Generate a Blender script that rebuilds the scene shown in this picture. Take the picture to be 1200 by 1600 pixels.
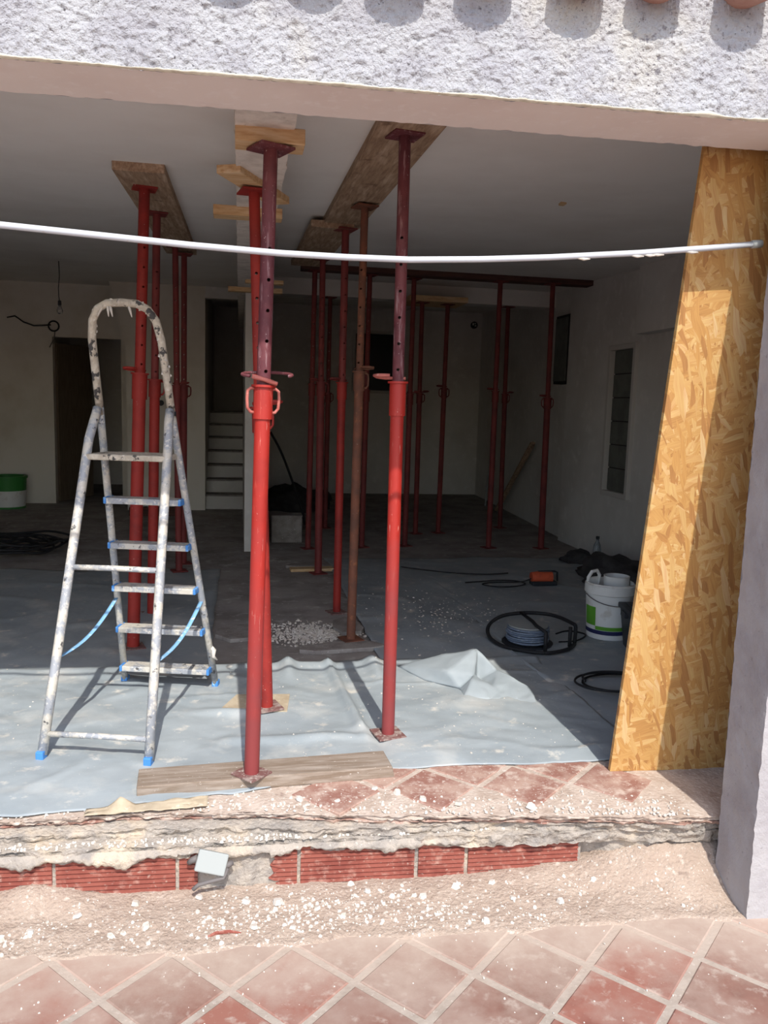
import bpy, bmesh, math, random
from mathutils import Vector, Matrix, Quaternion, noise
random.seed(7)
for o in list(bpy.data.objects): bpy.data.objects.remove(o)
scene = bpy.context.scene
C = scene.collection

# ------------------------------------------------------------------ camera, sky, sun, exposure
YAW, PITCH, ROLL, FPX = 0.1788, 0.1309, 0.0288, 1266.0
def cam_basis():
    d = Vector((math.sin(YAW)*math.cos(PITCH), math.cos(YAW)*math.cos(PITCH), -math.sin(PITCH)))
    r0 = Vector((math.cos(YAW), -math.sin(YAW), 0)); u0 = r0.cross(d)
    return r0*math.cos(ROLL)+u0*math.sin(ROLL), -r0*math.sin(ROLL)+u0*math.cos(ROLL), d
r, u, d = cam_basis()
cd = bpy.data.cameras.new('camera'); cam = bpy.data.objects.new('camera', cd); C.objects.link(cam)
cam.matrix_world = Matrix(((r.x, u.x, -d.x, 0), (r.y, u.y, -d.y, 0), (r.z, u.z, -d.z, 1.38), (0, 0, 0, 1)))
cd.sensor_fit = 'HORIZONTAL'; cd.sensor_width = 36; cd.lens = 36*FPX/1200; cd.clip_start = 0.05
scene.camera = cam

w = bpy.data.worlds.new('World'); scene.world = w; w.use_nodes = True
nt = w.node_tree; nt.nodes.clear()
sky = nt.nodes.new('ShaderNodeTexSky'); sky.sky_type = 'NISHITA'; sky.sun_disc = False
sky.sun_elevation = math.radians(48.7); sky.sun_rotation = math.radians(177); sky.dust_density = 1.5; sky.air_density = 1.0
bg = nt.nodes.new('ShaderNodeBackground'); bg.inputs['Strength'].default_value = 0.26
wo = nt.nodes.new('ShaderNodeOutputWorld')
nt.links.new(sky.outputs[0], bg.inputs[0]); nt.links.new(bg.outputs[0], wo.inputs[0])

sl = bpy.data.lights.new('sun_offscreen', 'SUN'); sl.energy = 3.8; sl.angle = math.radians(0.6); sl.color = (1, .965, .90)
sun = bpy.data.objects.new('sun_offscreen', sl); C.objects.link(sun); sun.location = (1, -6, 8)
SUND = Vector((-0.05, 1.0, -1.14)).normalized()
sun.rotation_euler = SUND.to_track_quat('-Z', 'Y').to_euler()

scene.view_settings.view_transform = 'Standard'; scene.view_settings.look = 'None'
scene.view_settings.exposure = 0.3; scene.view_settings.gamma = 1.0; scene.view_settings.use_curve_mapping = False

# ------------------------------------------------------------------ helpers
PI = math.pi
def lin(c):
    return tuple((x/12.92 if x <= .04045 else ((x+.055)/1.055)**2.4) for x in [k/255 for k in c])+(1,)

def cat_rom(pts, n=5):
    P = [Vector(p) for p in pts]; out = []
    for i in range(len(P)-1):
        a, b, c_, d_ = P[max(i-1,0)], P[i], P[i+1], P[min(i+2,len(P)-1)]
        for k in range(n):
            t = k/n; out.append(.5*((2*b)+(c_-a)*t+(2*a-5*b+4*c_-d_)*t*t+(3*b-a-3*c_+d_)*t**3))
    return out+[P[-1]]
class MB:
    def __init__(s): s.v = []; s.f = []; s.m = []
    def add(s, vs, fs, mi=0):
        b = len(s.v); s.v += [tuple(p) for p in vs]; s.f += [tuple(i+b for i in f) for f in fs]; s.m += [mi]*len(fs); return s
    def box(s, c, sz, rz=0, mi=0, M=None):
        x, y, z = sz[0]/2, sz[1]/2, sz[2]/2
        vs = [Vector(p) for p in ((-x,-y,-z),(x,-y,-z),(x,y,-z),(-x,y,-z),(-x,-y,z),(x,-y,z),(x,y,z),(-x,y,z))]
        R = M if M else Matrix.Rotation(rz, 3, 'Z')
        vs = [R @ p + Vector(c) for p in vs]
        return s.add(vs, [(0,3,2,1),(4,5,6,7),(0,1,5,4),(1,2,6,5),(2,3,7,6),(3,0,4,7)], mi)
    def tube(s, path, rad, n=8, closed=False, mi=0, flat=None, up=None):
        P = [Vector(p) for p in path]; m = len(P); rings = []
        nrm = None
        for i, p in enumerate(P):
            if closed: t = P[(i+1) % m]-P[i-1]
            else: t = P[min(i+1, m-1)]-P[max(i-1, 0)]
            t.normalize()
            if nrm is None:
                a = Vector(up) if up else (Vector((0,0,1)) if abs(t.z) < .9 else Vector((1,0,0)))
                nrm = (a-t*a.dot(t)).normalized()
            else: nrm = (nrm-t*nrm.dot(t)).normalized()
            b = t.cross(nrm)
            rr = rad[i] if isinstance(rad, (list, tuple)) else rad
            rb = rr*flat if flat else rr
            rings.append([p+nrm*math.cos(2*PI*k/n)*rr+b*math.sin(2*PI*k/n)*rb for k in range(n)])
        vs = [q for rg in rings for q in rg]; fs = []
        for i in range(m if closed else m-1):
            j = (i+1) % m
            for k in range(n): fs.append((i*n+k, i*n+(k+1) % n, j*n+(k+1) % n, j*n+k))
        if not closed: fs += [tuple(range(n))[::-1], tuple((m-1)*n+k for k in range(n))]
        return s.add(vs, fs, mi)
    def lathe(s, prof, n=20, c=(0,0,0), mi=0, close=True):
        vs = []; fs = []; m = len(prof)
        for (rr, z) in prof:
            for k in range(n): vs.append((c[0]+rr*math.cos(2*PI*k/n), c[1]+rr*math.sin(2*PI*k/n), c[2]+z))
        for i in range(m-1):
            for k in range(n): fs.append((i*n+k, i*n+(k+1) % n, (i+1)*n+(k+1) % n, (i+1)*n+k))
        if close: fs += [tuple(range(n))[::-1], tuple((m-1)*n+k for k in range(n))]
        return s.add(vs, fs, mi)
    def prism(s, poly, z0, z1, mi=0, T=lambda p: p):
        n = len(poly)
        vs = [T((x, y, z0)) for x, y in poly]+[T((x, y, z1)) for x, y in poly]
        fs = [tuple(range(n))[::-1], tuple(range(n, 2*n))]+[(i, (i+1) % n, n+(i+1) % n, n+i) for i in range(n)]
        return s.add(vs, fs, mi)
    def grid(s, nx, ny, fn, mi=0, keep=None):
        vs = [fn(i/nx, j/ny) for j in range(ny+1) for i in range(nx+1)]; fs = []
        for j in range(ny):
            for i in range(nx):
                if keep and not keep((i+.5)/nx, (j+.5)/ny): continue
                a = j*(nx+1)+i; fs.append((a, a+1, a+nx+2, a+nx+1))
        return s.add(vs, fs, mi)
    def mesh(s, name, mats, smooth=False):
        me = bpy.data.meshes.new(name); me.from_pydata(s.v, [], s.f)
        for m in (mats if isinstance(mats, (list, tuple)) else [mats]): me.materials.append(m)
        for p, k in zip(me.polygons, s.m): p.material_index = k; p.use_smooth = smooth
        me.update(); return me
    def build(s, name, mats, parent=None, smooth=False, bevel=0, solid=0, autos=None, loc=None):
        o = bpy.data.objects.new(name, s.mesh(name, mats, smooth)); C.objects.link(o)
        if parent: o.parent = parent
        if loc: o.location = loc
        if solid:
            k = o.modifiers.new('s', 'SOLIDIFY'); k.thickness = solid; k.offset = 0
        if bevel:
            k = o.modifiers.new('b', 'BEVEL'); k.width = bevel; k.segments = 2; k.limit_method = 'ANGLE'
        if autos is not None:
            o.data.polygons.foreach_set('use_smooth', [True]*len(o.data.polygons))
            o.data.set_sharp_from_angle(angle=math.radians(autos))
        return o

def tag(o, label=None, cat=None, group=None, kind=None):
    if label: o['label'] = label
    if cat: o['category'] = cat
    if group: o['group'] = group
    if kind: o['kind'] = kind
    return o
def empty(name, loc, rz=0, quat=None):
    o = bpy.data.objects.new(name, None); C.objects.link(o); o.location = loc; o.empty_display_size = .1
    if quat: o.rotation_mode = 'QUATERNION'; o.rotation_quaternion = quat
    else: o.rotation_euler = (0, 0, rz)
    return o
def struct(o, label=None, cat=None): return tag(o, label, cat, kind='structure')
def N(p, f): return noise.noise(Vector(p)*f)
def NV(p, f): return noise.noise_vector(Vector(p)*f)
def fbm(p, f, o=3):
    a = 0; k = 1
    for i in range(o): a += k*noise.noise(Vector(p)*f); f *= 2.1; k *= .5
    return a
def lerp_tab(tab, x):
    if x <= tab[0][0]: return tab[0][1]
    for (a, b), (c_, d_) in zip(tab, tab[1:]):
        if x <= c_: return b+(d_-b)*(x-a)/(c_-a)
    return tab[-1][1]
def sstep(a, b, x):
    t = max(0, min(1, (x-a)/(b-a))); return t*t*(3-2*t)
# frame of the front wall: u along it, v into the house
TH = -0.0375
def FW(p): return (p[0]*math.cos(TH)-p[1]*math.sin(TH), 2.255+p[0]*math.sin(TH)+p[1]*math.cos(TH), p[2])

# ------------------------------------------------------------------ materials
def mat(name, base, rough=.85, layers=(), bump=None, metal=0, stretch=None, spec=.3, trans=0, bump2=None, rot=None):
    """layers: (scale, colour, lo, hi, detail[, stretch]) noise masks mixed over the base; bump: (scale, strength, distance)"""
    m = bpy.data.materials.new(name); m.use_nodes = True; t = m.node_tree; b = t.nodes['Principled BSDF']
    b.inputs['Roughness'].default_value = rough; b.inputs['Metallic'].default_value = metal
    b.inputs['Specular IOR Level'].default_value = spec
    if trans: b.inputs['Transmission Weight'].default_value = trans
    g = t.nodes.new('ShaderNodeNewGeometry')
    def coords(st):
        src = g.outputs['Position']
        if rot:
            mp0 = t.nodes.new('ShaderNodeMapping'); mp0.inputs['Rotation'].default_value = rot; t.links.new(src, mp0.inputs[0]); src = mp0.outputs[0]
        if not st: return src
        mp = t.nodes.new('ShaderNodeMapping'); mp.inputs['Scale'].default_value = st; t.links.new(src, mp.inputs[0]); return mp.outputs[0]
    col = None
    for i, L in enumerate(layers):
        sc, c2, lo, hi, det = L[:5]; st = L[5] if len(L) > 5 else stretch
        n = t.nodes.new('ShaderNodeTexNoise'); n.inputs['Scale'].default_value = sc; n.inputs['Detail'].default_value = det; n.inputs['Roughness'].default_value = .6
        mp = t.nodes.new('ShaderNodeMapping'); mp.inputs['Location'].default_value = (i*7.3, i*3.1, i*5.7)
        t.links.new(coords(st), mp.inputs[0]); t.links.new(mp.outputs[0], n.inputs['Vector'])
        rp = t.nodes.new('ShaderNodeMapRange'); rp.inputs['From Min'].default_value = lo; rp.inputs['From Max'].default_value = hi
        t.links.new(n.outputs['Fac'], rp.inputs['Value'])
        mx = t.nodes.new('ShaderNodeMix'); mx.data_type = 'RGBA'
        if col is None: mx.inputs[6].default_value = lin(base)
        else: t.links.new(col, mx.inputs[6])
        mx.inputs[7].default_value = lin(c2); t.links.new(rp.outputs[0], mx.inputs[0]); col = mx.outputs[2]
    if col is None: b.inputs['Base Color'].default_value = lin(base)
    else: t.links.new(col, b.inputs['Base Color'])
    prev = None
    for bp in (bump, bump2):
        if not bp: continue
        n = t.nodes.new('ShaderNodeTexNoise'); n.inputs['Scale'].default_value = bp[0]; n.inputs['Detail'].default_value = 5
        t.links.new(coords(stretch), n.inputs['Vector'])
        bn = t.nodes.new('ShaderNodeBump'); bn.inputs['Strength'].default_value = bp[1]; bn.inputs['Distance'].default_value = bp[2]
        t.links.new(n.outputs['Fac'], bn.inputs['Height'])
        if prev: t.links.new(prev, bn.inputs['Normal'])
        prev = bn.outputs[0]
    if prev: t.links.new(prev, b.inputs['Normal'])
    return m

M = {}
M['render'] = mat('rough_white_render', (172,172,175), .95, [(9,(160,159,164),.42,.62,5),(4,(180,177,172),.52,.7,3),(40,(128,125,128),.60,.68,8),(110,(96,93,96),.62,.69,6)], (110,.9,.010), bump2=(320,.5,.004))
M['soffit'] = mat('pink_grey_plaster', (236,226,218), .9, [(3,(230,218,210),.4,.65,3),(26,(240,232,226),.55,.75,4)], (60,.12,.004))
M['lip'] = mat('cream_plaster_lip', (206,200,182), .95, [(30,(184,176,158),.45,.65,4)], (60,.5,.005))
M['pillar'] = mat('grey_cement_render', (164,160,160), .95, [(6,(153,148,149),.42,.62,5),(45,(128,123,123),.64,.76,4),(3,(172,168,166),.5,.7,3)], (50,.4,.007), bump2=(180,.35,.004))
M['wall'] = mat('interior_plaster', (214,211,206), .95, [(1.2,(200,196,190),.4,.65,4),(8,(222,219,214),.55,.75,4)], (30,.1,.004))
M['wallL'] = mat('interior_plaster_warm', (222,216,206), .95, [(1.4,(208,200,186),.45,.65,4)], (30,.1,.004))
M['ceil'] = mat('ceiling_plaster', (236,233,228), .95, [(1.5,(228,224,218),.4,.65,4),(.8,(218,213,208),.55,.8,3)], (18,.12,.004))
M['beam'] = mat('raw_beam_plaster', (216,208,198), .95, [(12,(196,188,178),.45,.65,5),(40,(170,160,150),.66,.76,3)], (30,.5,.01))
M['floor'] = mat('dusty_concrete', (156,150,145), .95, [(3,(126,120,116),.4,.65,5),(11,(180,175,170),.56,.72,5),(45,(198,194,190),.66,.76,3)], (40,.3,.005))
M['sill'] = mat('dusty_sill_mortar', (186,170,157), .95, [(10,(168,150,136),.42,.62,5),(60,(202,191,180),.55,.7,4),(26,(144,124,113),.64,.76,4)], (70,.7,.008))
M['mortar'] = mat('grey_mortar', (164,154,143), .95, [(14,(142,135,128),.42,.62,5),(7,(188,172,152),.52,.7,4),(70,(194,186,175),.62,.75,3),(22,(114,94,84),.68,.76,4)], (60,.9,.012))
M['rubble'] = mat('dusty_rubble', (168,150,135), .95, [(9,(162,143,128),.42,.62,5),(38,(194,181,168),.58,.72,5),(120,(212,204,194),.63,.72,3),(20,(138,120,108),.64,.76,3)], (90,.9,.009))
M['tile'] = mat('terracotta_tile', (140,94,81), .8, [(5,(124,80,69),.45,.62,4),(6,(150,123,111),.44,.68,6),(24,(164,145,133),.56,.72,6),(150,(184,170,157),.68,.76,3)], (60,.15,.002))
M['tile2'] = mat('terracotta_tile_brown', (128,94,82), .8, [(5,(114,84,73),.45,.62,4),(5,(148,126,114),.42,.66,6),(24,(162,146,134),.56,.72,6)], (60,.15,.002))
M['tiledust'] = mat('dusty_terracotta', (140,100,88), .85, [(8,(168,140,126),.42,.6,5),(22,(188,169,156),.5,.68,5),(90,(200,188,177),.6,.72,3)], (60,.3,.003))
M['grout'] = mat('grey_grout', (164,152,140), .95, [(12,(150,138,126),.42,.62,5),(60,(180,168,157),.58,.72,3)], (90,.5,.004))
M['brick'] = mat('hollow_red_brick', (142,80,68), .85, [(10,(126,66,56),.45,.62,4),(30,(168,126,112),.54,.72,5),(60,(180,156,142),.62,.76,3)], (80,.3,.003))
M['rooftile'] = mat('old_roof_tile', (158,124,112), .9, [(9,(142,104,92),.42,.62,5),(40,(92,76,72),.58,.68,5),(14,(178,148,130),.58,.74,3)], (50,.5,.005))
M['tarp'] = mat('grey_ground_sheet', (152,159,162), .6, [(2.5,(139,147,151),.4,.65,4),(4,(176,177,174),.52,.72,7),(10,(200,195,185),.60,.72,7),(60,(192,190,184),.66,.74,5)], (9,.35,.014), spec=.35)
M['tarpfold'] = mat('clean_ground_sheet', (152,159,162), .6, [(2.5,(139,147,151),.4,.65,4)], (20,.1,.004), spec=.35)
M['red'] = mat('red_paint', (160,40,31), .5, [(6,(144,36,29),.5,.68,4),(1,(176,70,58),.60,.70,6,(90,90,7)),(1,(196,150,138),.66,.72,6,(140,140,10)),(110,(206,170,160),.69,.75,4)], (50,.2,.002), spec=.4)
def worn(m, z0, z1, c2, zc):
    t = m.node_tree; b = t.nodes['Principled BSDF']; src = b.inputs['Base Color'].links[0].from_socket
    g = t.nodes.new('ShaderNodeNewGeometry'); sp = t.nodes.new('ShaderNodeSeparateXYZ'); t.links.new(g.outputs['Position'], sp.inputs[0])
    n = t.nodes.new('ShaderNodeTexNoise'); n.inputs['Scale'].default_value = 9; n.inputs['Detail'].default_value = 5; t.links.new(g.outputs['Position'], n.inputs['Vector'])
    ad = t.nodes.new('ShaderNodeMath'); ad.operation = 'MULTIPLY_ADD'; ad.inputs[1].default_value = .9; t.links.new(n.outputs['Fac'], ad.inputs[0]); t.links.new(sp.outputs[2], ad.inputs[2])
    rp = t.nodes.new('ShaderNodeMapRange'); rp.inputs['From Min'].default_value = z0+.45; rp.inputs['From Max'].default_value = z1+.45; t.links.new(ad.outputs[0], rp.inputs['Value'])
    mx = t.nodes.new('ShaderNodeMix'); mx.data_type = 'RGBA'; mx.inputs[6].default_value = lin(c2); t.links.new(src, mx.inputs[7]); t.links.new(rp.outputs[0], mx.inputs[0])
    t.links.new(mx.outputs[2], b.inputs['Base Color']); return m
def dusted(m, y0, y1, c2):
    t = m.node_tree; b = t.nodes['Principled BSDF']; src = b.inputs['Base Color'].links[0].from_socket
    g = t.nodes.new('ShaderNodeNewGeometry'); dt = t.nodes.new('ShaderNodeVectorMath'); dt.operation = 'DOT_PRODUCT'; dt.inputs[1].default_value = (.06, 1, 0); t.links.new(g.outputs['Position'], dt.inputs[0])
    n = t.nodes.new('ShaderNodeTexNoise'); n.inputs['Scale'].default_value = 5; n.inputs['Detail'].default_value = 8; n.inputs['Roughness'].default_value = .7; t.links.new(g.outputs['Position'], n.inputs['Vector'])
    ad = t.nodes.new('ShaderNodeMath'); ad.operation = 'MULTIPLY_ADD'; ad.inputs[1].default_value = .55; t.links.new(n.outputs['Fac'], ad.inputs[0]); t.links.new(dt.outputs['Value'], ad.inputs[2])
    rp = t.nodes.new('ShaderNodeMapRange'); rp.inputs['From Min'].default_value = y0+.275; rp.inputs['From Max'].default_value = y1+.275; t.links.new(ad.outputs[0], rp.inputs['Value'])
    mx = t.nodes.new('ShaderNodeMix'); mx.data_type = 'RGBA'; mx.inputs[7].default_value = lin(c2); t.links.new(src, mx.inputs[6]); t.links.new(rp.outputs[0], mx.inputs[0])
    t.links.new(mx.outputs[2], b.inputs['Base Color'])
for q_ in ('tile', 'tile2', 'grout'): dusted(M[q_], 1.98, 2.34, (178,160,145))
worn(M['red'], .25, .95, (126,54,54), 0)
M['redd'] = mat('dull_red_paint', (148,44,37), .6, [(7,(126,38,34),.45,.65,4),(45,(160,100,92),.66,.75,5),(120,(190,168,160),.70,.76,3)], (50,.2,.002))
M['mar'] = mat('maroon_steel', (108,56,60), .6, [(9,(90,45,51),.42,.62,4),(1,(150,118,120),.56,.70,6,(70,70,9)),(90,(190,172,168),.66,.74,5)], (60,.2,.002))
M['plate'] = mat('dusty_steel_plate', (112,78,74), .8, [(30,(150,134,126),.46,.62,5),(80,(186,176,166),.6,.7,3)], (60,.4,.003))
M['dark'] = mat('shade_darkened_red_steel', (118,50,48), .6, [(8,(98,43,43),.45,.65,4),(60,(128,96,92),.68,.76,4)], (60,.2,.002))  # darker copy of the red prop paint, the room's shade put into the colour
M['rust'] = mat('rusty_brown_steel', (122,76,58), .75, [(8,(98,66,54),.42,.62,5),(30,(150,96,66),.6,.72,5),(90,(186,170,156),.69,.76,4)], (60,.3,.003))
M['pinkrod'] = mat('worn_pink_steel', (178,104,94), .6, [(20,(150,76,68),.45,.65,4),(70,(204,166,156),.62,.72,4)], (60,.2,.002))
M['plank'] = mat('weathered_plank', (140,126,113), .85, [(6,(122,106,91),.4,.62,5),(4,(160,148,136),.5,.7,4),(90,(194,187,178),.66,.74,3,(1,1,1))], (10,.4,.004), stretch=(1.2,12,12))
M['plankY'] = mat('formwork_board', (170,144,118), .85, [(6,(142,116,94),.4,.62,5),(3,(192,168,144),.5,.7,4),(9,(110,86,70),.64,.76,3,(1,1,1))], (10,.4,.004), stretch=(12,1.2,12))
M['pine'] = mat('fresh_pine', (202,170,128), .75, [(6,(184,146,102),.45,.65,4),(3,(214,190,154),.5,.7,3)], (12,.2,.002), stretch=(2,14,14))
M['timber'] = mat('dark_timber', (92,62,54), .85, [(5,(74,50,46),.4,.62,5)], (10,.3,.004), stretch=(1,10,10))
M['alu'] = mat('plaster_caked_aluminium', (146,149,154), .45, [(16,(188,182,170),.46,.56,5),(60,(204,198,189),.55,.64,4),(34,(80,78,78),.62,.67,5)], (50,.6,.004), spec=.6)
M['aluc'] = mat('thick_plaster_aluminium', (192,182,165), .9, [(24,(172,161,145),.42,.6,5),(26,(76,73,71),.57,.61,6),(50,(206,198,187),.60,.7,4)], (60,1,.008))
M['blue'] = mat('blue_plastic', (70,130,196), .5, [(30,(150,186,216),.56,.68,4)])
M['strap'] = mat('light_blue_strap', (132,182,222), .6, [(40,(206,222,232),.54,.66,4)])
M['conduit'] = mat('white_conduit', (190,194,200), .4, [(40,(176,174,170),.64,.74,4)], spec=.5)
M['plaster'] = mat('white_plaster_chip', (206,199,190), .95, [(30,(188,178,165),.45,.65,4)], (90,.4,.004))
M['boxgrey'] = mat('grey_plastic', (150,153,150), .5)
M['cabgrey'] = mat('grey_cable', (104,98,96), .6)
M['black'] = mat('black_rubber', (34,34,36), .6, [(40,(92,90,88),.66,.74,4)])
M['blackp'] = mat('black_plastic', (46,48,52), .5, [(50,(110,108,104),.68,.76,4)])
M['white'] = mat('white_plastic', (226,226,222), .45, [(14,(206,202,194),.55,.7,4)])
M['green'] = mat('green_plastic', (58,128,62), .5)
M['lime'] = mat('green_label', (96,160,52), .6)
M['navy'] = mat('navy_band', (40,44,84), .6)
M['clay'] = mat('dried_plaster_inside', (206,186,160), .95, [(14,(180,156,128),.45,.65,4)])
M['orange'] = mat('orange_plastic', (206,92,60), .5, [(20,(176,72,48),.5,.7,4)])
M['cable'] = mat('blue_grey_cable', (110,122,140), .5, [(60,(140,150,164),.5,.7,2)])
M['voidm'] = mat('dark_panel', (54,52,50), .8, [(8,(44,42,42),.4,.6,3)])
M['door'] = mat('brown_door_wood', (112,98,84), .7, [(6,(98,84,70),.4,.6,4)], stretch=(10,10,1))
M['shutter'] = mat('grey_green_shutter', (108,110,104), .8, [(6,(96,98,93),.4,.6,3)])
M['frame'] = mat('plaster_window_surround', (196,192,186), .9)
M['glass'] = mat('dark_glass', (30,34,36), .15, spec=.6)
M['bulb'] = mat('clear_glass', (240,240,240), .05, trans=.95)
M['card'] = mat('dusty_cardboard', (178,163,140), .95, [(12,(162,146,123),.45,.65,4),(50,(196,185,170),.6,.72,4)], (40,.2,.003))
M['bottle'] = mat('clear_plastic', (225,235,240), .12, trans=.85)
M['stone'] = mat('grey_rubble_slab', (150,144,138), .95, [(10,(128,120,116),.42,.62,5),(60,(196,190,184),.64,.74,4)], (40,.5,.006))
M['darkdeb'] = mat('dark_sack', (70,68,68), .85, [(8,(54,52,54),.4,.6,4)], (30,.4,.006))

def osb_material():
    m = bpy.data.materials.new('strand_board'); m.use_nodes = True; t = m.node_tree; b = t.nodes['Principled BSDF']
    b.inputs['Roughness'].default_value = .65; b.inputs['Specular IOR Level'].default_value = .3
    tc = t.nodes.new('ShaderNodeTexCoord'); col = None; hgt = None
    ramps = [[(206,156,92),(212,166,102),(220,178,118),(198,146,84)], [(214,168,104),(204,154,90),(224,186,130),(184,130,74)], [(208,160,96),(222,182,122),(194,142,82),(214,168,106)],[(202,150,86),(216,174,112),(178,124,72),(226,190,138)]]
    specs = [(.5,(11,46)),(-.95,(12,52)),(1.35,(10,40)),(.1,(14,62)),(-.35,(13,60)),(.85,(12,56)),(-1.3,(13,50)),(.3,(12,58))]
    for i, (ang, sc) in enumerate(specs):
        ns = t.nodes.new('ShaderNodeTexNoise'); ns.inputs['Scale'].default_value = 5; ns.inputs['Detail'].default_value = 1
        t.links.new(tc.outputs['Object'], ns.inputs['Vector'])
        add = t.nodes.new('ShaderNodeMixRGB'); add.blend_type = 'ADD'; add.inputs[0].default_value = .05
        t.links.new(tc.outputs['Object'], add.inputs[1]); t.links.new(ns.outputs['Color'], add.inputs[2])
        mp = t.nodes.new('ShaderNodeMapping'); mp.vector_type = 'POINT'; mp.inputs['Rotation'].default_value = (0, ang, 0); mp.inputs['Location'].default_value = (i*3.7, 0, i*1.9)
        t.links.new(add.outputs[0], mp.inputs[0])
        mp2 = t.nodes.new('ShaderNodeMapping'); mp2.inputs['Scale'].default_value = (sc[1], 3, sc[0]); t.links.new(mp.outputs[0], mp2.inputs[0])
        v = t.nodes.new('ShaderNodeTexVoronoi'); v.inputs['Scale'].default_value = 1; t.links.new(mp2.outputs[0], v.inputs['Vector'])
        sp = t.nodes.new('ShaderNodeSeparateColor'); t.links.new(v.outputs['Color'], sp.inputs[0])
        rp = t.nodes.new('ShaderNodeValToRGB'); rp.color_ramp.interpolation = 'CONSTANT'
        cs = ramps[i % 4]
        while len(rp.color_ramp.elements) < 4: rp.color_ramp.elements.new(.5)
        for k, (e, c_) in enumerate(zip(rp.color_ramp.elements, cs)): e.position = [0,.3,.62,.9][k]; e.color = lin(c_)
        t.links.new(sp.outputs[0], rp.inputs[0])
        # fine fibre along the strand
        fb = t.nodes.new('ShaderNodeTexNoise'); fb.inputs['Scale'].default_value = 1; fb.inputs['Detail'].default_value = 3
        mp3 = t.nodes.new('ShaderNodeMapping'); mp3.inputs['Scale'].default_value = (220, 3, 12); t.links.new(mp.outputs[0], mp3.inputs[0]); t.links.new(mp3.outputs[0], fb.inputs['Vector'])
        mul = t.nodes.new('ShaderNodeMixRGB'); mul.blend_type = 'OVERLAY'; mul.inputs[0].default_value = .5
        t.links.new(rp.outputs[0], mul.inputs[1]); t.links.new(fb.outputs['Fac'], mul.inputs[2])
        if col is None: col = mul.outputs[0]; hgt = sp.outputs[1]
        else:
            gt = t.nodes.new('ShaderNodeMath'); gt.operation = 'GREATER_THAN'; gt.inputs[1].default_value = .60
            t.links.new(sp.outputs[2], gt.inputs[0])
            mx = t.nodes.new('ShaderNodeMixRGB'); t.links.new(gt.outputs[0], mx.inputs[0]); t.links.new(col, mx.inputs[1]); t.links.new(mul.outputs[0], mx.inputs[2]); col = mx.outputs[0]
            mh = t.nodes.new('ShaderNodeMix'); t.links.new(gt.outputs[0], mh.inputs[0]); t.links.new(hgt, mh.inputs[2]); t.links.new(sp.outputs[1], mh.inputs[3]); hgt = mh.outputs[0]
    fl = t.nodes.new('ShaderNodeMixRGB'); fl.inputs[0].default_value = .22; fl.inputs[2].default_value = lin((190,148,94)); t.links.new(col, fl.inputs[1]); col = fl.outputs[0]
    hs = t.nodes.new('ShaderNodeHueSaturation'); hs.inputs['Value'].default_value = .80; t.links.new(col, hs.inputs['Color']); col = hs.outputs[0]
    t.links.new(col, b.inputs['Base Color'])
    bn = t.nodes.new('ShaderNodeBump'); bn.inputs['Strength'].default_value = .25; bn.inputs['Distance'].default_value = .002
    t.links.new(hgt, bn.inputs['Height']); t.links.new(bn.outputs[0], b.inputs['Normal'])
    return m
M['osb'] = osb_material()

def terrace_material():
    m = bpy.data.materials.new('terrace_far_tiles'); m.use_nodes = True; t = m.node_tree; b = t.nodes['Principled BSDF']
    b.inputs['Roughness'].default_value = .8
    g = t.nodes.new('ShaderNodeNewGeometry'); mp = t.nodes.new('ShaderNodeMapping'); mp.vector_type = 'TEXTURE'
    mp.inputs['Location'].default_value = (-.018, 2.096, 0); mp.inputs['Rotation'].default_value = (0, 0, math.radians(45-2.15))
    t.links.new(g.outputs['Position'], mp.inputs[0])
    br = t.nodes.new('ShaderNodeTexBrick'); br.offset = 0; br.squash = 1
    br.inputs['Scale'].default_value = 1; br.inputs['Brick Width'].default_value = .246; br.inputs['Row Height'].default_value = .246; br.inputs['Mortar Size'].default_value = .011
    br.inputs['Color1'].default_value = lin((148,112,99)); br.inputs['Color2'].default_value = lin((142,112,100)); br.inputs['Mortar'].default_value = lin((164,152,140))
    t.links.new(mp.outputs[0], br.inputs['Vector']); t.links.new(br.outputs['Color'], b.inputs['Base Color'])
    return m
M['terfar'] = terrace_material()

# ------------------------------------------------------------------ terrace and its tiles
ZT = -0.25
mb = MB()
mb.box((.5, 1.2, ZT-.0495), (5.6, 2.9, .1), mi=0)                           # grout bed under the built tiles
for (x0, x1, y0, y1) in ((-16,-2.3,-18,4), (3.3,16,-18,4), (-2.3,3.3,-18,-.25)):
    mb.box(((x0+x1)/2, (y0+y1)/2, ZT-.055), (x1-x0, y1-y0, .11), mi=1)
terrace = struct(mb.build('terrace', [M['grout'], M['terfar']]), 'terrace of diagonal terracotta tiles with wide grey joints in front of the step', 'terrace')
D1 = Vector((.348, -.0131)); D2 = Vector((.0131, .348)); A_ = (D1+D2)/2; B_ = (D1-D2)/2; C0 = Vector((-.018, 2.096))
SIDE = .246; T_ = SIDE/2-.0115
def tile_mesh(nm, m, th=.014):
    k = MB(); e = .004
    p0 = [(-T_,-T_),(T_,-T_),(T_,T_),(-T_,T_)]; p1 = [(x*(1-e/T_), y*(1-e/T_)) for x, y in p0]
    vs = [(x,y,-th) for x,y in p0]+[(x,y,-.003) for x,y in p0]+[(x,y,0) for x,y in p1]
    fs = [(8,9,10,11)]+[(i,(i+1)%4,4+(i+1)%4,4+i) for i in range(4)]+[(4+i,4+(i+1)%4,8+(i+1)%4,8+i) for i in range(4)]
    k.add(vs, fs); return k.mesh(nm, m)
TM = [tile_mesh('tile', M['tile']), tile_mesh('tile', M['tile2'])]
ta = math.atan2(A_.y, A_.x)
n = 0
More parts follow.
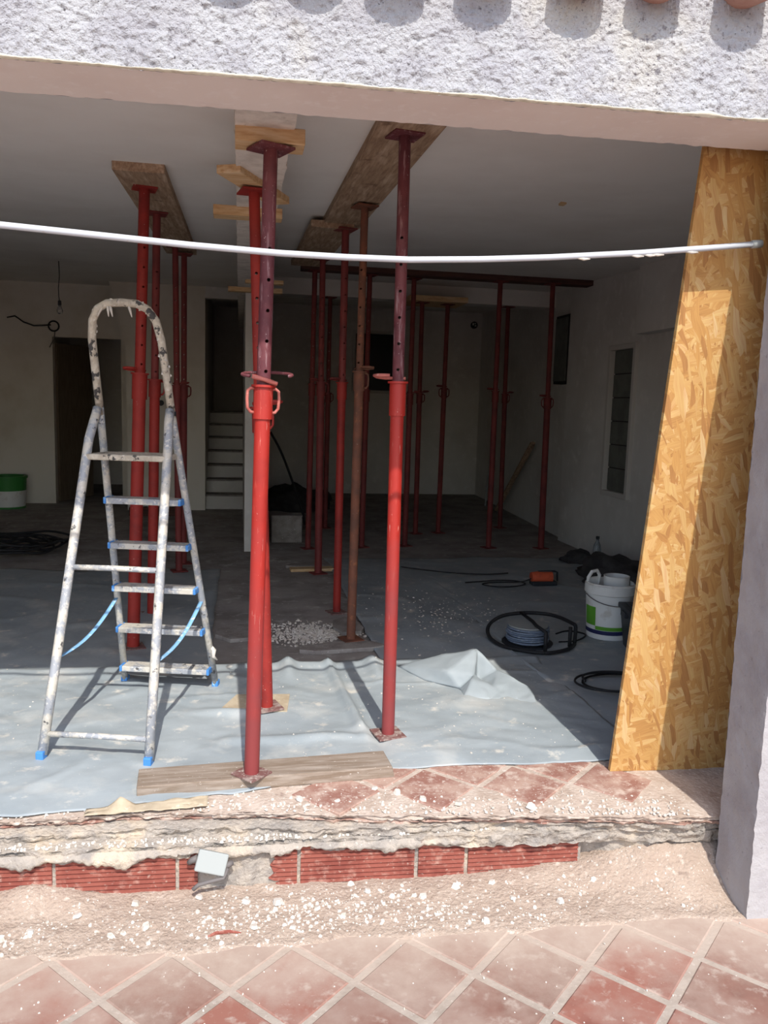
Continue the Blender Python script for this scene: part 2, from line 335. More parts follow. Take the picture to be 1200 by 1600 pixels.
for i in range(-14, 15):
    for j in range(-14, 15):
        c = C0+A_*(i+.5)+B_*(j+.5)
        if -1.9 < c.x < 2.9 and .15 < c.y < 2.36-.0375*c.x and n < 295:
            o = bpy.data.objects.new('tile', random.choice(TM)); C.objects.link(o); o.parent = terrace
            o.location = (c.x, c.y, ZT+.004+random.uniform(-.0012,.0012)); o.rotation_euler = (random.uniform(-.004,.004), random.uniform(-.004,.004), ta+random.uniform(-.006,.006)); n += 1

# ------------------------------------------------------------------ front wall: lintel, pillar, roof edge
def rough(p, a=1.0):
    q = Vector(p); return fbm(q, 9, 2)*.003*a + max(0, fbm(q+Vector((5,1,2)), 60, 3))*.009*a - max(0, -fbm(q+Vector((1,7,4)), 34, 4)-.3)*.011*a
mb = MB()
LB = 2.207
U0, U1 = -1.5, 2.3
def lf(s, t):
    uu = U0+(U1-U0)*s; z = LB+.34*t; p = (uu, 0, z)
    vv = -rough(p, 1.0 if t > .02 else .6)
    return FW((uu, vv, z + (fbm((uu,3,1), 30, 2)*.003-.002 if t == 0 else 0)))
mb.grid(760, 84, lf)
def sof(s, t):
    uu = U0+(U1-U0)*s; vv = t*.235
    z = LB + (fbm((uu,3,1), 30, 2)*.003-.002 if t == 0 else .002*N((uu,vv,0),5)) + (.004*N((uu,0,7),25) if t == 1 else 0)
    return FW((uu, vv-(rough((uu,0,LB), .6) if t == 0 else 0), z))
mb.grid(760, 8, lambda s, t: sof(1-s, t), mi=1)
for a, b in ((-4.6, U0), (U1, 5)):
    mb.add([FW(p) for p in ((a,0,LB),(b,0,LB),(b,.235,LB),(a,.235,LB),(a,0,2.56),(b,0,2.56),(b,.235,2.56),(a,.235,2.56))], [(0,3,2,1),(4,5,6,7),(0,1,5,4),(2,3,7,6)])
mb.add([FW(p) for p in ((U0,.235,LB),(U1,.235,LB),(U1,.235,2.56),(U0,.235,2.56),(U0,0,2.56),(U1,0,2.56))], [(0,1,2,3),(3,2,5,4)])
lintel = struct(mb.build('lintel', [M['render'], M['soffit']], smooth=True), 'rough white rendered lintel over the wide opening with smooth pinkish underside', 'lintel')

mb = MB()
def lip(s, t):
    uu = U0+(U1-U0)*s; h = .010+.010*max(-.6,fbm((uu,9,2),9,4)); a = t*PI
    return FW((uu, -.004-.009*math.sin(a)-rough((uu,0,LB),.5)*.5+.004*N((uu,1,1),70), LB-.003+h*t))
mb.grid(480, 4, lip)
mb.build('lintel_lip', M['lip'], lintel, smooth=True)
mb = MB()
PX = 1.636
def pil_front(s, t):
    z = ZT-.02+t*(LB+.02-ZT); uu = PX+s*1.6
    e = .0045*fbm((1,2,z), 22, 4) if s == 0 else 0
    return FW((uu+e, -rough((uu,0,z), .55)*min(1,s*40)+.003*N((z,1,4),50)*(1-min(1,s*40)), z))
mb.grid(110, 200, pil_front, mi=0)
def pil_side(s, t):
    z = ZT-.02+t*(LB+.02-ZT); vv = .20*(1-s)
    e = .0045*fbm((1,2,z), 22, 4) if s == 1 else (.004*fbm((vv,5,z), 12, 3))
    ee = .006*fbm((4,2,z), 24, 4)-.004 if s == 0 else 0
    return FW((PX+e, vv+ee+(.003*N((z,1,4),50) if s == 1 else 0), z))
mb.grid(14, 200, pil_side, mi=1)
mb.add([FW(p) for p in ((PX+.002,.2,ZT),(5,.2,ZT),(5,.2,2.4),(PX+.002,.2,2.4),(PX+1.6,0,ZT),(5,0,ZT),(5,0,2.4),(PX+1.6,0,2.4))], [(0,3,2,1),(4,5,6,7)])
struct(mb.build('wall_front', [M['pillar'], M['pillar']], smooth=True), 'grey cement rendered pillar at the edge of the opening', 'pillar')
mb = MB(); mb.add([FW(p) for p in ((-4.6,0,ZT),(-2.6,0,ZT),(-2.6,.2,ZT),(-4.6,.2,ZT),(-4.6,0,2.3),(-2.6,0,2.3),(-2.6,.2,2.3),(-4.6,.2,2.3))], [(0,3,2,1),(4,5,6,7),(0,1,5,4),(1,2,6,5),(2,3,7,6),(3,0,4,7)])
struct(mb.build('wall_front_far', M['pillar']), 'far end pillar of the rendered front wall', 'pillar')

mb = MB(); mb.add([FW(p) for p in ((-4.6,.26,2.585),(5,.26,2.585),(5,.26,2.66),(-4.6,.26,2.66),(-4.6,1.2,2.84),(5,1.2,2.84),(5,1.2,2.9),(-4.6,1.2,2.9))], [(0,1,2,3),(3,2,6,7),(1,0,4,5)])
roof = struct(mb.build('roof_edge', M['rooftile']), 'terracotta roof edge with half round channel tiles above the white lintel', 'roof')
def half_tile(nm, rad, L, up, a=PI, th=.013):
    k = MB(); n = 14; rows = []
    for yy in (0, L):
        for rr in (rad, rad-th):
            rows.append([(math.cos(PI/2-a/2+a*i/n)*rr*(1 if yy == 0 else .9), yy, math.sin(PI/2-a/2+a*i/n)*rr*(1 if up else -1)*1.0) for i in range(n+1)])
    vs = [p for rw in rows for p in rw]; q = n+1; fs = []
    for i in range(n):
        fs += [(i,i+1,2*q+i+1,2*q+i), (q+i,3*q+i,3*q+i+1,q+i+1), (i,q+i,q+i+1,i+1), (2*q+i,2*q+i+1,3*q+i+1,3*q+i)]
    fs += [(0,2*q,3*q,q), (n,q+n,3*q+n,2*q+n)]
    k.add(vs, fs); return k.mesh(nm, M['rooftile'], True)
CH = half_tile('channel_tile', .082, .42, False, PI*.82); CV = half_tile('cover_tile', .088, .42, True, PI*.85)
SL = .21
for uc in [-.03-.236*q for q in range(12,0,-1)]+[-.03,.19,.40,.635,.888,1.108,1.36]+[1.36+.24*q for q in range(1,10)]:
    o = bpy.data.objects.new('channel_tile', CH); C.objects.link(o); o.parent = roof
    o.location = FW((uc, -.094+random.uniform(-.006,.006), 2.540+random.uniform(-.005,.005)+.016*max(0,uc-.5))); o.rotation_euler = (SL, random.uniform(-.04,.04), TH)
    o = bpy.data.objects.new('cover_tile', CV); C.objects.link(o); o.parent = roof
    o.location = FW((uc+.124, -.050+random.uniform(-.008,.008), 2.545+random.uniform(-.006,.006)+.016*max(0,uc-.5))); o.rotation_euler = (SL, random.uniform(-.04,.04), TH)

# ------------------------------------------------------------------ interior shell
CS, CZ = .043, 2.31
def ceil_z(y): return CZ+CS*y
mb = MB(); y0, y1 = 2.42, 14.2
mb.add([(-4.6,y0,ceil_z(y0)),(4.3,y0,ceil_z(y0)),(4.3,y1,ceil_z(y1)),(-4.6,y1,ceil_z(y1)),(-4.6,y0,ceil_z(y0)+.25),(4.3,y0,ceil_z(y0)+.25),(4.3,y1,ceil_z(y1)+.25),(-4.6,y1,ceil_z(y1)+.25)], [(0,3,2,1),(4,5,6,7),(0,1,5,4),(1,2,6,5),(2,3,7,6),(3,0,4,7)])
struct(mb.build('ceiling', M['ceil']), 'plain off white plaster ceiling rising gently into the room', 'ceiling')
mb = MB(); mb.box((-.15, 8.57, -.13), (8.9, 11.1, .26))
floor = struct(mb.build('floor', M['floor']), 'dusty bare concrete floor of the gutted room', 'floor')
H = 3.1
def wall(name, boxes, m, label):
    k = MB()
    for (x0,x1,y0,y1,z0,z1) in boxes: k.box(((x0+x1)/2,(y0+y1)/2,(z0+z1)/2),(x1-x0,y1-y0,z1-z0))
    return struct(k.build(name, m), label, 'wall')
wall('wall_left', [(-4.4,-4.2,2.4,11.2,-.1,H)], M['wallL'], 'plain plaster side wall of the room')
wall('wall_right', [(3.37,3.6,2.4,6.62,-.1,H),(3.37,3.6,7.06,8.12,-.1,H),(3.37,3.6,6.62,7.06,-.1,.657),(3.37,3.6,6.62,7.06,1.935,H),(3.25,3.37,2.46,6.43,2.03,2.75)], M['wall'], 'grey plaster side wall with a narrow shuttered window')
k = MB(); k.add([(3.44,8.1,-.1),(3.74,12.6,-.1),(3.95,12.6,-.1),(3.6,8.1,-.1),(3.44,8.1,H),(3.74,12.6,H),(3.95,12.6,H),(3.6,8.1,H)], [(0,3,2,1),(4,5,6,7),(0,1,5,4),(1,2,6,5),(2,3,7,6),(3,0,4,7)])
struct(k.build('wall_right_rear', M['wall']), 'deep rear part of the grey side wall behind the timber beam', 'wall')
wall('wall_back', [(.25,1.74,12.5,12.7,-.1,H),(2.36,3.95,12.5,12.7,-.1,H),(1.74,2.36,12.5,12.7,-.1,1.6),(1.74,2.36,12.5,12.7,2.46,H)], M['wall'], 'grey rear wall with a small dark window')
wall('wall_back_left', [(-4.4,-2.33,11,11.15,-.1,H),(-2.33,-1.5,11,11.15,2.12,H),(-1.5,-1.36,11,11.15,-.1,H)], M['wallL'], 'pale rear wall around the dark doorway')
k = MB(); T2 = lambda p: (p[0], p[2], p[1])
k.prism([(-1.36,-.1),(-.42,-.1),(-.42,H),(-1.62,H),(-1.58,2.9),(-1.36,1.95)], 10.4, 11.16, T=T2)
struct(k.build('wall_pier', M['wallL']), 'pale wall pier between doorway and staircase with a flared top', 'wall')
wall('wall_stub', [(.05,.25,7.5,12.6,-.1,2.36)], M['wall'], 'end of the remaining partition wall under the plaster beam')
wall('wall_stair', [(-.55,-.42,11.1,14,-.1,H),(-.55,.25,13.9,14,-.1,H),(.05,.25,12.6,14,-.1,H),(-.42,.05,10.4,10.55,2.62,H)], M['wall'], 'shaded walls enclosing the staircase')
wall('wall_hall', [(-2.75,-2.6,11.15,13.6,-.1,H),(-1.36,-1.2,11.15,13.6,-.1,H),(-2.75,-1.2,13.5,13.65,-.1,H)], M['wall'], 'walls of the dark hallway behind the doorway')
k = MB(); yb0, yb1 = 2.47, 12.6
for (xa, xb) in ((-.018, .17),):
    ns = 120
    def bb(s, t):
        y = yb0+(yb1-yb0)*t; x = xa+(xb-xa)*s
        e = .007*fbm((s,y,1), 9, 3) if s in (0, 1) else 0
        return (x+e, y, 2.2+.02*y+.003*N((x*2,y,0),8))
    k.grid(6, 220, lambda s, t: bb(1-s, t))
    for x, fl in ((xa,0),(xb,1)):
        def sd(s, t):
            y = yb0+(yb1-yb0)*t; e = .007*fbm((fl,y,1), 9, 3)
            return (x+(e if s == 0 else 0), y, (2.2+.02*y+.003*N((x*2,y,0),8)) if s == 0 else ceil_z(y)+.02)
        k.grid(1, 220, (lambda s, t: sd(s, t)) if fl else (lambda s, t: sd(1-s, t)))
struct(k.build('ceiling_beam', M['beam']), 'dropped plaster beam with ragged edges left where a partition was removed', 'beam')
wall('ceiling_beam_rear', [(.25,3.55,8.85,9.1,2.52,H)], M['wall'], 'dropped cross beam at the back of the room')

# windows and doors
def window(name, lab, pos, size, axis, pane_mat, slats):
    """axis 'x': in a wall facing -x (size along y, z); axis 'y': in a wall facing -y"""
    r_ = empty(name, pos); tag(r_, lab, 'window', kind='structure'); a, h = size
    def bx(c, s): return (c, s) if axis == 'y' else ((c[1], -c[0], c[2]), (s[1], s[0], s[2]))
    f = MB()
    for cc, ss in (((-a/2-.02,-.01,0),(.045,.05,h+.09)),((a/2+.02,-.01,0),(.045,.05,h+.09)),((0,-.01,h/2+.02),(a,.05,.045)),((0,-.01,-h/2-.02),(a,.05,.045))):
        q = bx(cc, ss); f.box(q[0], q[1])
    f.build('window_frame', M['frame'], r_, bevel=.004)
    q = bx((0,.035,0),(a,.02,h)); MB().box(q[0], q[1]).build('pane', pane_mat, r_)
    for i in range(slats):
        z = -h/2+h*(i+.5)/slats; q = bx((0,.020,z),(a*.99,.012,h/slats*.95)); MB().box(q[0], q[1]).build('slat', M['shutter'], r_)
    return r_
window('window_1', 'narrow tall window with dark shutter slats in the side wall', (3.37, 6.84, 1.296), (.44, 1.278), 'x', M['voidm'], 6)
window('window_2', 'small dark window high in the rear wall', (2.05, 12.5, 2.03), (.62, .86), 'y', M['glass'], 0)
d1 = empty('door_1', (-2.30, 11.12, 0)); tag(d1, 'brown door leaf standing half open in the rear doorway', 'door', kind='structure')
d1.rotation_euler = (0, 0, 1.15)
MB().box((.37,.02,1.03),(.74,.04,2.04)).build('door_leaf', M['door'], d1, bevel=.004)
MB().tube([(.68,0,1.0),(.68,-.05,1.0),(.57,-.05,1.0)], .009).build('door_handle', M['boxgrey'], d1, smooth=True)

st = empty('staircase', (-.185, 10.5, 0)); tag(st, 'plain concrete staircase climbing behind the narrow doorway', 'staircase', kind='structure')
for i in range(7):
    MB().box((0, .26*i+.16+(.9 if i == 6 else 0), .172*(i+1)/2),(.47,.32+(1.8 if i == 6 else 0),.172*(i+1))).build('step', M['wall'], st, bevel=.006)
    MB().box((0, .26*i+.145, .172*(i+1)+.008),(.47,.33,.022)).build('tread', M['stone'], st, bevel=.004)

# ------------------------------------------------------------------ the step: slab edge, mortar, bricks, rubble
V1 = [(-2.7,.385),(-.9,.375),(-.3,.395),(.06,.37),(.4,.32),(.7,.292),(1.1,.26),(1.45,.218),(1.75,.205)]
def ragged(uu, seed, amp=.02): return amp*fbm((uu, seed, 0), 7, 4)+amp*.5*N((uu, seed, 3), 60)
def layer(k, vf, z0, z1, seed, amp, back=.62, mi=0, n=480, u0=-2.6, u1=2.9, zt=.004):
    def top(s, t):
        uu = u0+(u1-u0)*s; f = vf(uu)+ragged(uu, seed, amp); vv = f+(back-f)*t
        return FW((uu, vv, z1+zt*fbm((uu,vv,seed), 16, 3)-(.006 if t == 0 else 0)))
    k.grid(n, 8, top, mi)
    def face(s, t):
        uu = u0+(u1-u0)*s; f = vf(uu)+ragged(uu, seed, amp); z = z0+(z1-z0)*t
        vv = f+(.016*fbm((uu,z*3,seed+5), 18, 3)+.006*N((uu,z*2,seed),70) if t < 1 else 0)+(1-t)*.010
        return FW((uu, vv, z if t < 1 else z1+zt*fbm((uu,f,seed), 16, 3)-.006))
    k.grid(n, 5, face, mi)
k = MB(); layer(k, lambda q: lerp_tab(V1, q), -.022, .0, 2.1, .014, back=.95)
layer(k, lambda q: lerp_tab(V1, q)+.010, -.038, -.020, 2.6, .012, mi=1)
sill = struct(k.build('threshold', [M['sill'], M['tiledust']], smooth=True), 'broken dusty threshold edge of the raised floor', 'threshold')
k = MB(); layer(k, lambda q: lerp_tab(V1, q)-.035+.055*sstep(.2,.8,q), -.07, -.034, 5.3, .022)
layer(k, lambda q: lerp_tab([(-2.7,.30),(-.4,.30),(.1,.315),(.6,.29),(1.2,.27),(1.7,.235)], q), -.118, -.066, 9.1, .016)
def lowface(s, t):
    uu = -2.6+4.26*s; z = -.27+.17*t
    return FW((uu, .345-.03*sstep(-.2,-.12,uu)*(1-sstep(.03,.1,uu))-.06*sstep(1.15,1.45,uu)+.012*fbm((uu,z,3),12,3), z))
k.grid(300, 10, lowface)
k.grid(160, 6, lambda s, t: FW((-1.5+2.69*s, .3185+.002*N((s*60,t*4,1),1), -.245+.16*t)))
struct(k.build('step_mortar', M['mortar'], smooth=True), 'crumbled mortar layers of the broken step', 'step')

riser = empty('brick_riser', FW((0,.31,0)), TH); struct(riser, 'row of grooved red hollow bricks exposed in the broken step', 'bricks')
def brick(u0, u1, zlo, zhi, broken=None):
    k = MB(); nr = 9; prof = []
    for i in range(nr):
        a = zlo+(zhi-zlo)*i/nr; h = (zhi-zlo)/nr
        prof += [(0, a+.10*h), (0, a+.70*h), (.006, a+.76*h), (.006, a+1.04*h)]
    vs = []; m = len(prof)
    e0 = (lambda z: 0) ; e1 = (lambda z: 0)
    if broken == 'l': e0 = lambda z: .05+.05*N((z*60,3,1),1)
    for dv, z in prof: vs += [(u0+e0(z), dv, z), (u1, dv, z)]
    fs = [(2*i, 2*i+1, 2*i+3, 2*i+2) for i in range(m-1)]
    b = len(vs); vs += [(u0, .10, zlo), (u1, .10, zlo), (u1, .10, zhi), (u0, .10, zhi)]
    fs += [(b+1, b, b+3, b+2), (0, b, b+1, 1), (2*m-2, 2*m-1, b+2, b+3), tuple([2*i for i in range(m)][::-1]+[b, b+3][::1])[::1], tuple([2*i+1 for i in range(m)]+[b+2, b+1])]
    k.add(vs, fs); return k.build('brick', M['brick'], riser)
for a, b, br in ((-1.39,-1.005,None),(-1.0,-.602,None),(-.59,-.212,None),(.06,.188,'l'),(.20,.59,None),(.604,.766,None),(.78,1.178,None),(-.2,-.14,None)):
    brick(a, b, -.235, -.096, br)
# mortar tongues smeared down over the brick faces
k = MB(); U = -1.4
def smear(s, t):
    uu = -1.4+2.62*s
    drop = .034+.060*fbm((uu,1,8), 4.5, 4)+.016*abs(N((uu,2,1), 34))
    if -.2 < uu < .1: drop *= .5
    z = -.082-max(.002,drop)*t
    return FW((uu, .305-.016*math.sin(t*PI*.9)-(.004 if t<1 else -.012)+.006*fbm((uu,z,2),30,2), z))
k.grid(620, 6, smear)
k.build('mortar_smear', M['mortar'], riser, smooth=True).matrix_parent_inverse = Matrix.LocRotScale(Vector(FW((0,.31,0))), Matrix.Rotation(TH,3,'Z'), None).inverted()

k = MB()
def rub(s, t):
    uu = -2.6+4.32*s; vv = -.06+t*.44
    h = max(0, min(1, (vv+.012+.03*fbm((uu,0,5),4,3))/.33))
    z = ZT-.014+.020*sstep(0,.12,h)+.012*h+.03*sstep(.7,1.2,uu)*sstep(.5,1,h)+.085*sstep(1.15,1.5,uu)*sstep(.2,1,h)
    z += (.006*fbm((uu,vv,1),10,3)+.005*abs(N((uu,vv,2),55))+.003*N((uu,vv,4),120))*sstep(0,.2,h)
    z += .05*max(0,1-abs(uu+.66)/.22)*sstep(.55,.9,h)
    return FW((uu, vv, z))
k.grid(620, 62, rub)
rubble = struct(k.build('rubble_bank', M['rubble'], smooth=True), 'bank of dusty pale rubble between the broken step and the terrace tiles', 'rubble')
def rub_z(uu, vv): return rub((uu+2.6)/4.32, (vv+.06)/.44)[2]

# chips: the largest as single things, the countless small ones as one heap
def chunk(k, p, s, flat=.45):
    n = random.randint(5, 7); a0 = random.random()*6
    base = [(math.cos(a0+2*PI*i/n)*s*random.uniform(.6,1.1), math.sin(a0+2*PI*i/n)*s*random.uniform(.6,1.1)) for i in range(n)]
    h = s*flat*random.uniform(.6,1.3); tx, ty = random.uniform(-.3,.3), random.uniform(-.3,.3)
    vs = [(p[0]+x, p[1]+y, p[2]-.002+tx*x+ty*y) for x, y in base]+[(p[0]+x*.72, p[1]+y*.72, p[2]+h+tx*x+ty*y) for x, y in base]
    k.add(vs, [tuple(range(n))[::-1], tuple(range(n,2*n))]+[(i,(i+1)%n,n+(i+1)%n,n+i) for i in range(n)])
k = MB()
for i in range(3600):
    uu = random.uniform(-1.6,1.5); vv = random.gauss(.13,.085)
    if N((uu,vv,3),7)+.5*N((uu,vv,6),18) < random.uniform(-.25,.45): continue
    if random.random() < .5: uu = random.gauss(.25,.35); vv = random.gauss(.15,.07)
    if not(-.04 < vv < .30) or uu > 1.55: continue
    p = FW((uu, vv, rub_z(uu, vv))); chunk(k, p, random.choice((.002,.003,.003,.004,.004,.005,.006,.009)), .45)
for i in range(900):                                    # along the slab edge and on the ledges
    uu = random.uniform(-1.5,1.55); f = lerp_tab(V1, uu); vv = f+abs(random.gauss(0,.08))+.01
    p = FW((uu, vv, .001)); chunk(k, p, random.choice((.003,.004,.005,.007)), .5)
for i in range(500):
    uu = random.uniform(-1.5,1.2); vv = random.uniform(.305,.345)
    chunk(k, FW((uu, vv, -.067)), random.choice((.004,.005,.007)), .6)
for i in range(260):
    p = (random.uniform(-1.2,1.8), random.uniform(1.5,2.25), ZT+.004); chunk(k, p, random.choice((.002,.003,.004)), .4)
tag(k.build('plaster_crumbs', M['plaster']), 'countless small white plaster crumbs scattered on step rubble and tiles', 'debris', kind='stuff')
big = [(.37,.295),(.42,.24),(.50,.21),(-.13,.265),(-.33,.245),(.02,.225),(.12,.21),(-.28,.13),(-.38,.1),(-.62,.14),(-.70,.11),(-.05,.13),(.05,.1),(.17,.09),(.6,.2),(.72,.24),(.9,.17),(1.05,.13),(.78,.06),(.33,.13),(.25,.17),(-.5,.2),(1.2,.22),(.85,.25)]
for uu, vv in big:
    k = MB(); s = random.uniform(.012,.022); chunk(k, (0,0,0), s, .5)
    o = k.build('plaster_chunk', M['plaster'], loc=FW((uu, vv, rub_z(uu, vv)+.001)))
    tag(o, 'thumb sized white plaster chunk lying on the rubble bank', 'plaster chunk', 'plaster chunks on the rubble bank')
for uu, vv in ((.55,.46),(.63,.40),(.33,.42),(.75,.36),(1.0,.32),(.2,.44),(.47,.5)):
    k = MB(); chunk(k, (0,0,0), random.uniform(.012,.02), .5)
    o = k.build('plaster_chunk', M['plaster'], loc=FW((uu, vv, .003))); tag(o, 'white plaster chunk lying on the dusty threshold tiles', 'plaster chunk', 'plaster chunks on the threshold')
k = MB(); k.tube([(-.05,-.008,0),(-.02,.004,.004),(.02,.006,.004),(.055,0,.001)], [.003,.006,.006,.002], 6, flat=.8)
tag(k.build('tile_sliver', M['brick'], loc=FW((-.045,.075,rub_z(-.045,.075)+.002))), 'thin curved sliver of red tile lying on the rubble', 'tile shard')

# threshold tiles let into the sill
TD = tile_mesh('threshold_tile', M['tiledust'], .012)
CC = Vector((.87, 2.705))
for i in range(-6, 7):
    for j in range(-6, 7):
        c = CC+A_*(i+.5)+B_*(j+.5)
        if .22 < c.x < 1.55 and 2.60-.05*c.x < c.y < 2.90:
            o = bpy.data.objects.new('threshold_tile', TD); C.objects.link(o); o.parent = sill; o.location = (c.x, c.y, .0035); o.rotation_euler = (0, 0, ta)

# grey junction box hanging out of the broken brick
jb = empty('junction_box', FW((-.092,.268,-.115)), TH+.0); tag(jb, 'small grey plastic junction box hanging from broken bricks', 'junction box')
R3 = Matrix.Rotation(.26,3,'Y') @ Matrix.Rotation(-.45,3,'X')
k = MB(); k.box((0,0,.0),(.098,.034,.068), M=R3); k.build('box_body', M['boxgrey'], jb, bevel=.004)
k = MB(); k.tube([(-.045,.01,.012),(-.062,.012,.004),(-.075,.016,-.008)], [.012,.011,.008], 8); k.build('cable_gland', M['cabgrey'], jb, smooth=True)
k = MB(); k.tube([(.04,.0,-.018),(.055,.004,-.012),(.068,.01,-.01)], [.011,.011,.008], 8); k.build('cable_gland', M['cabgrey'], jb, smooth=True)
k = MB(); k.tube([(.052,-.005,-.02),(.04,-.02,-.045),(.0,-.02,-.054),(-.04,-.02,-.064),(-.058,-.024,-.078)], .007, 8); k.build('cable', M['cabgrey'], jb, smooth=True)

# ------------------------------------------------------------------ ground sheets
def tarp_z(x, y):
    z = .012+.009*fbm((x,y,1),3,4)+.007*abs(N((x+y*.4,y,7),5))
    z += .012*max(0, 1-abs(N((x*.8,y*1.5,4),2.2))*7)*.5
    # fold along the inner edge
    z += .03*math.exp(-((y-4.13-.03*N((x,0,2),3))/.05)**2)*(.6+.5*N((x,5,0),4))
    z += .045*math.exp(-((x-.255)/.035)**2)*sstep(3.8,4.12,y)+.04*math.exp(-((x-.70)/.04)**2)*sstep(3.5,4.1,y)
    # valley beside the right hand prop
    xc = .52+.06*(4.15-y); z += .030*math.exp(-((x-xc+.055)/.022)**2)*sstep(3.1,3.3,y)-.008*math.exp(-((x-xc)/.03)**2)
    # low cross fold before the plank
    z += .016*math.exp(-((y-3.19+.05*x)/.035)**2)*sstep(-.2,.1,x)*(1-sstep(.45,.6,x))
    z += .018*math.exp(-((y-3.47-.35*max(0,-x))/.03)**2)*sstep(-.25,-.05,x)*(1-sstep(.0,.12,x))
    return max(z, .003)
def sheet(name, x0, x1, y0f, y1f, m, label, zf, nx, ny, parent=None, sol=.003):
    k = MB()
    def fn(s, t):
        x = x0+(x1-x0)*s; a = y0f(x); b = y1f(x); y = a+(b-a)*t
        x += .015*fbm((y,x0,3),4,3) if s in (0,1) else 0
        return (x, y, zf(x, y)*(.35+.65*min(1, t*12, (1-t)*8+.3)))
    k.grid(nx, ny, fn); o = k.build(name, m, smooth=True, solid=sol); tag(o, label, 'ground sheet'); return o
FE = [(-2.6,2.70),(-.8,2.685),(-.37,2.705),(.02,2.76),(.18,2.80),(.3,2.90),(.8,2.875),(1.45,2.86),(2.4,2.84)]
s1 = sheet('ground_sheet', -2.5, 1.62, lambda x: lerp_tab(FE, x)+.02*fbm((x,1,1),5,3), lambda x: 4.19+.03*N((x,0,0),4), M['tarp'], 'sunlit grey ground sheet with folds spread behind the threshold', tarp_z, 300, 120)
flat2 = lambda x, y: .006+.007*fbm((x,y,5),2,3)+.010*max(0,1-abs(N((x,y*1.3,9),1.3))*8)
flat3 = lambda x, y: .012+.007*fbm((x,y,8),2,3)+.010*max(0,1-abs(N((x,y*1.3,2),1.3))*8)
flat2b = lambda x, y: max(.003, flat2(x, y)); flat3b = lambda x, y: max(.003, flat3(x, y))
sheet('ground_sheet', .76, 3.3, lambda x: 4.1 if x < 1.55 else 2.95+.6*(1-sstep(1.5,1.75,x)), lambda x: 7.1+.2*N((x,1,1),2), M['tarp'], 'shaded grey ground sheet carrying cable reel and white bucket', flat3b, 90, 110)
sheet('ground_sheet', -3.6, -.15, lambda x: 4.1, lambda x: 6.7+.2*N((x,3,1),2), M['tarp'], 'shaded grey ground sheet behind the step ladder', flat2b, 90, 80)

# crumpled corner of the sunlit sheet
CP = {'a':(.821,4.05,.02),'b':(.924,3.832,.012),'c':(1.039,3.95,.11),'d':(1.196,3.85,.167),'e':(1.022,3.75,.088),'f':(1.068,3.70,.012),'g':(1.051,3.569,.012),'h':(1.172,3.532,.012),'i':(1.118,3.66,.075),'j':(1.19,3.80,.02),'k':(1.287,3.78,.075),'l':(1.266,3.548,.012),'m':(1.31,3.66,.05),'n':(1.398,3.60,.045),'o':(1.378,3.429,.012),'p':(1.30,3.52,.012),'q':(1.15,3.72,.075),'r':(1.25,3.95,.012),'s':(1.05,4.08,.012),'t':(1.38,3.72,.012),'w':(1.22,3.62,.045)}
ks = list(CP); idx = {n_: i for i, n_ in enumerate(ks)}
tri = ['abe','aec','ecd','eqd','qjd','djk','dkr','dcr','csr','acs','bfe','feq','fiq','fgi','ghi','hiw','iqw','qjw','jkw','kmw','wmh','hml','mlp','mnp','npo','ntk','kmn','krt']
k = MB(); k.add([CP[n_] for n_ in ks], [tuple(idx[ch] for ch in t_) for t_ in tri])
cr = k.build('folded_corner', M['tarpfold'], s1)
bm = bmesh.new(); bm.from_mesh(cr.data); bmesh.ops.recalc_face_normals(bm, faces=bm.faces); bm.to_mesh(cr.data); bm.free()
md = cr.modifiers.new('sub', 'SUBSURF'); md.subdivision_type = 'SIMPLE'; md.levels = 3; md.render_levels = 3
tx = bpy.data.textures.new('crumple', 'CLOUDS'); tx.noise_scale = .06
md = cr.modifiers.new('dsp', 'DISPLACE'); md.texture = tx; md.strength = .016; md.texture_coords = 'GLOBAL'
md = cr.modifiers.new('sm', 'SMOOTH'); md.iterations = 1; md.factor = .5
md = cr.modifiers.new('sol', 'SOLIDIFY'); md.thickness = .003
for p in cr.data.polygons: p.use_smooth = True

k = MB()
for i in range(420):
    x = random.uniform(-1.6,1.5); y = random.uniform(2.9,4.1)
    if (-.82 < x < -.05 and 3.0 < y < 4.05) or (abs(x-.075) < .2 and abs(y-3.57) < .15) or (abs(x-.62) < .1 and abs(y-3.19) < .1): continue
    chunk(k, (x, y, tarp_z(x,y)+.002), random.choice((.0015,.0015,.002,.002,.003,.005)), .3)
for i in range(420):
    x = random.gauss(1.30,.28); y = random.gauss(5.1,.42)
    if (y < 4.72 and x > 1.35) or x < .8: continue
    chunk(k, (x, y, flat3b(x,y)+.002), random.choice((.002,.003,.004,.006,.010)), .2)
for i in range(900):
    x = random.gauss(.42,.15); y = random.gauss(4.75,.11)
    if math.hypot(x-.646,y-4.54) < .11 or y > 5.12: continue
    chunk(k, (x, y, .004), random.choice((.004,.005,.007,.010,.014)), .5)
tag(k.build('plaster_specks', M['plaster']), 'loose white plaster specks strewn over the ground sheets and bare floor', 'debris', kind='stuff')

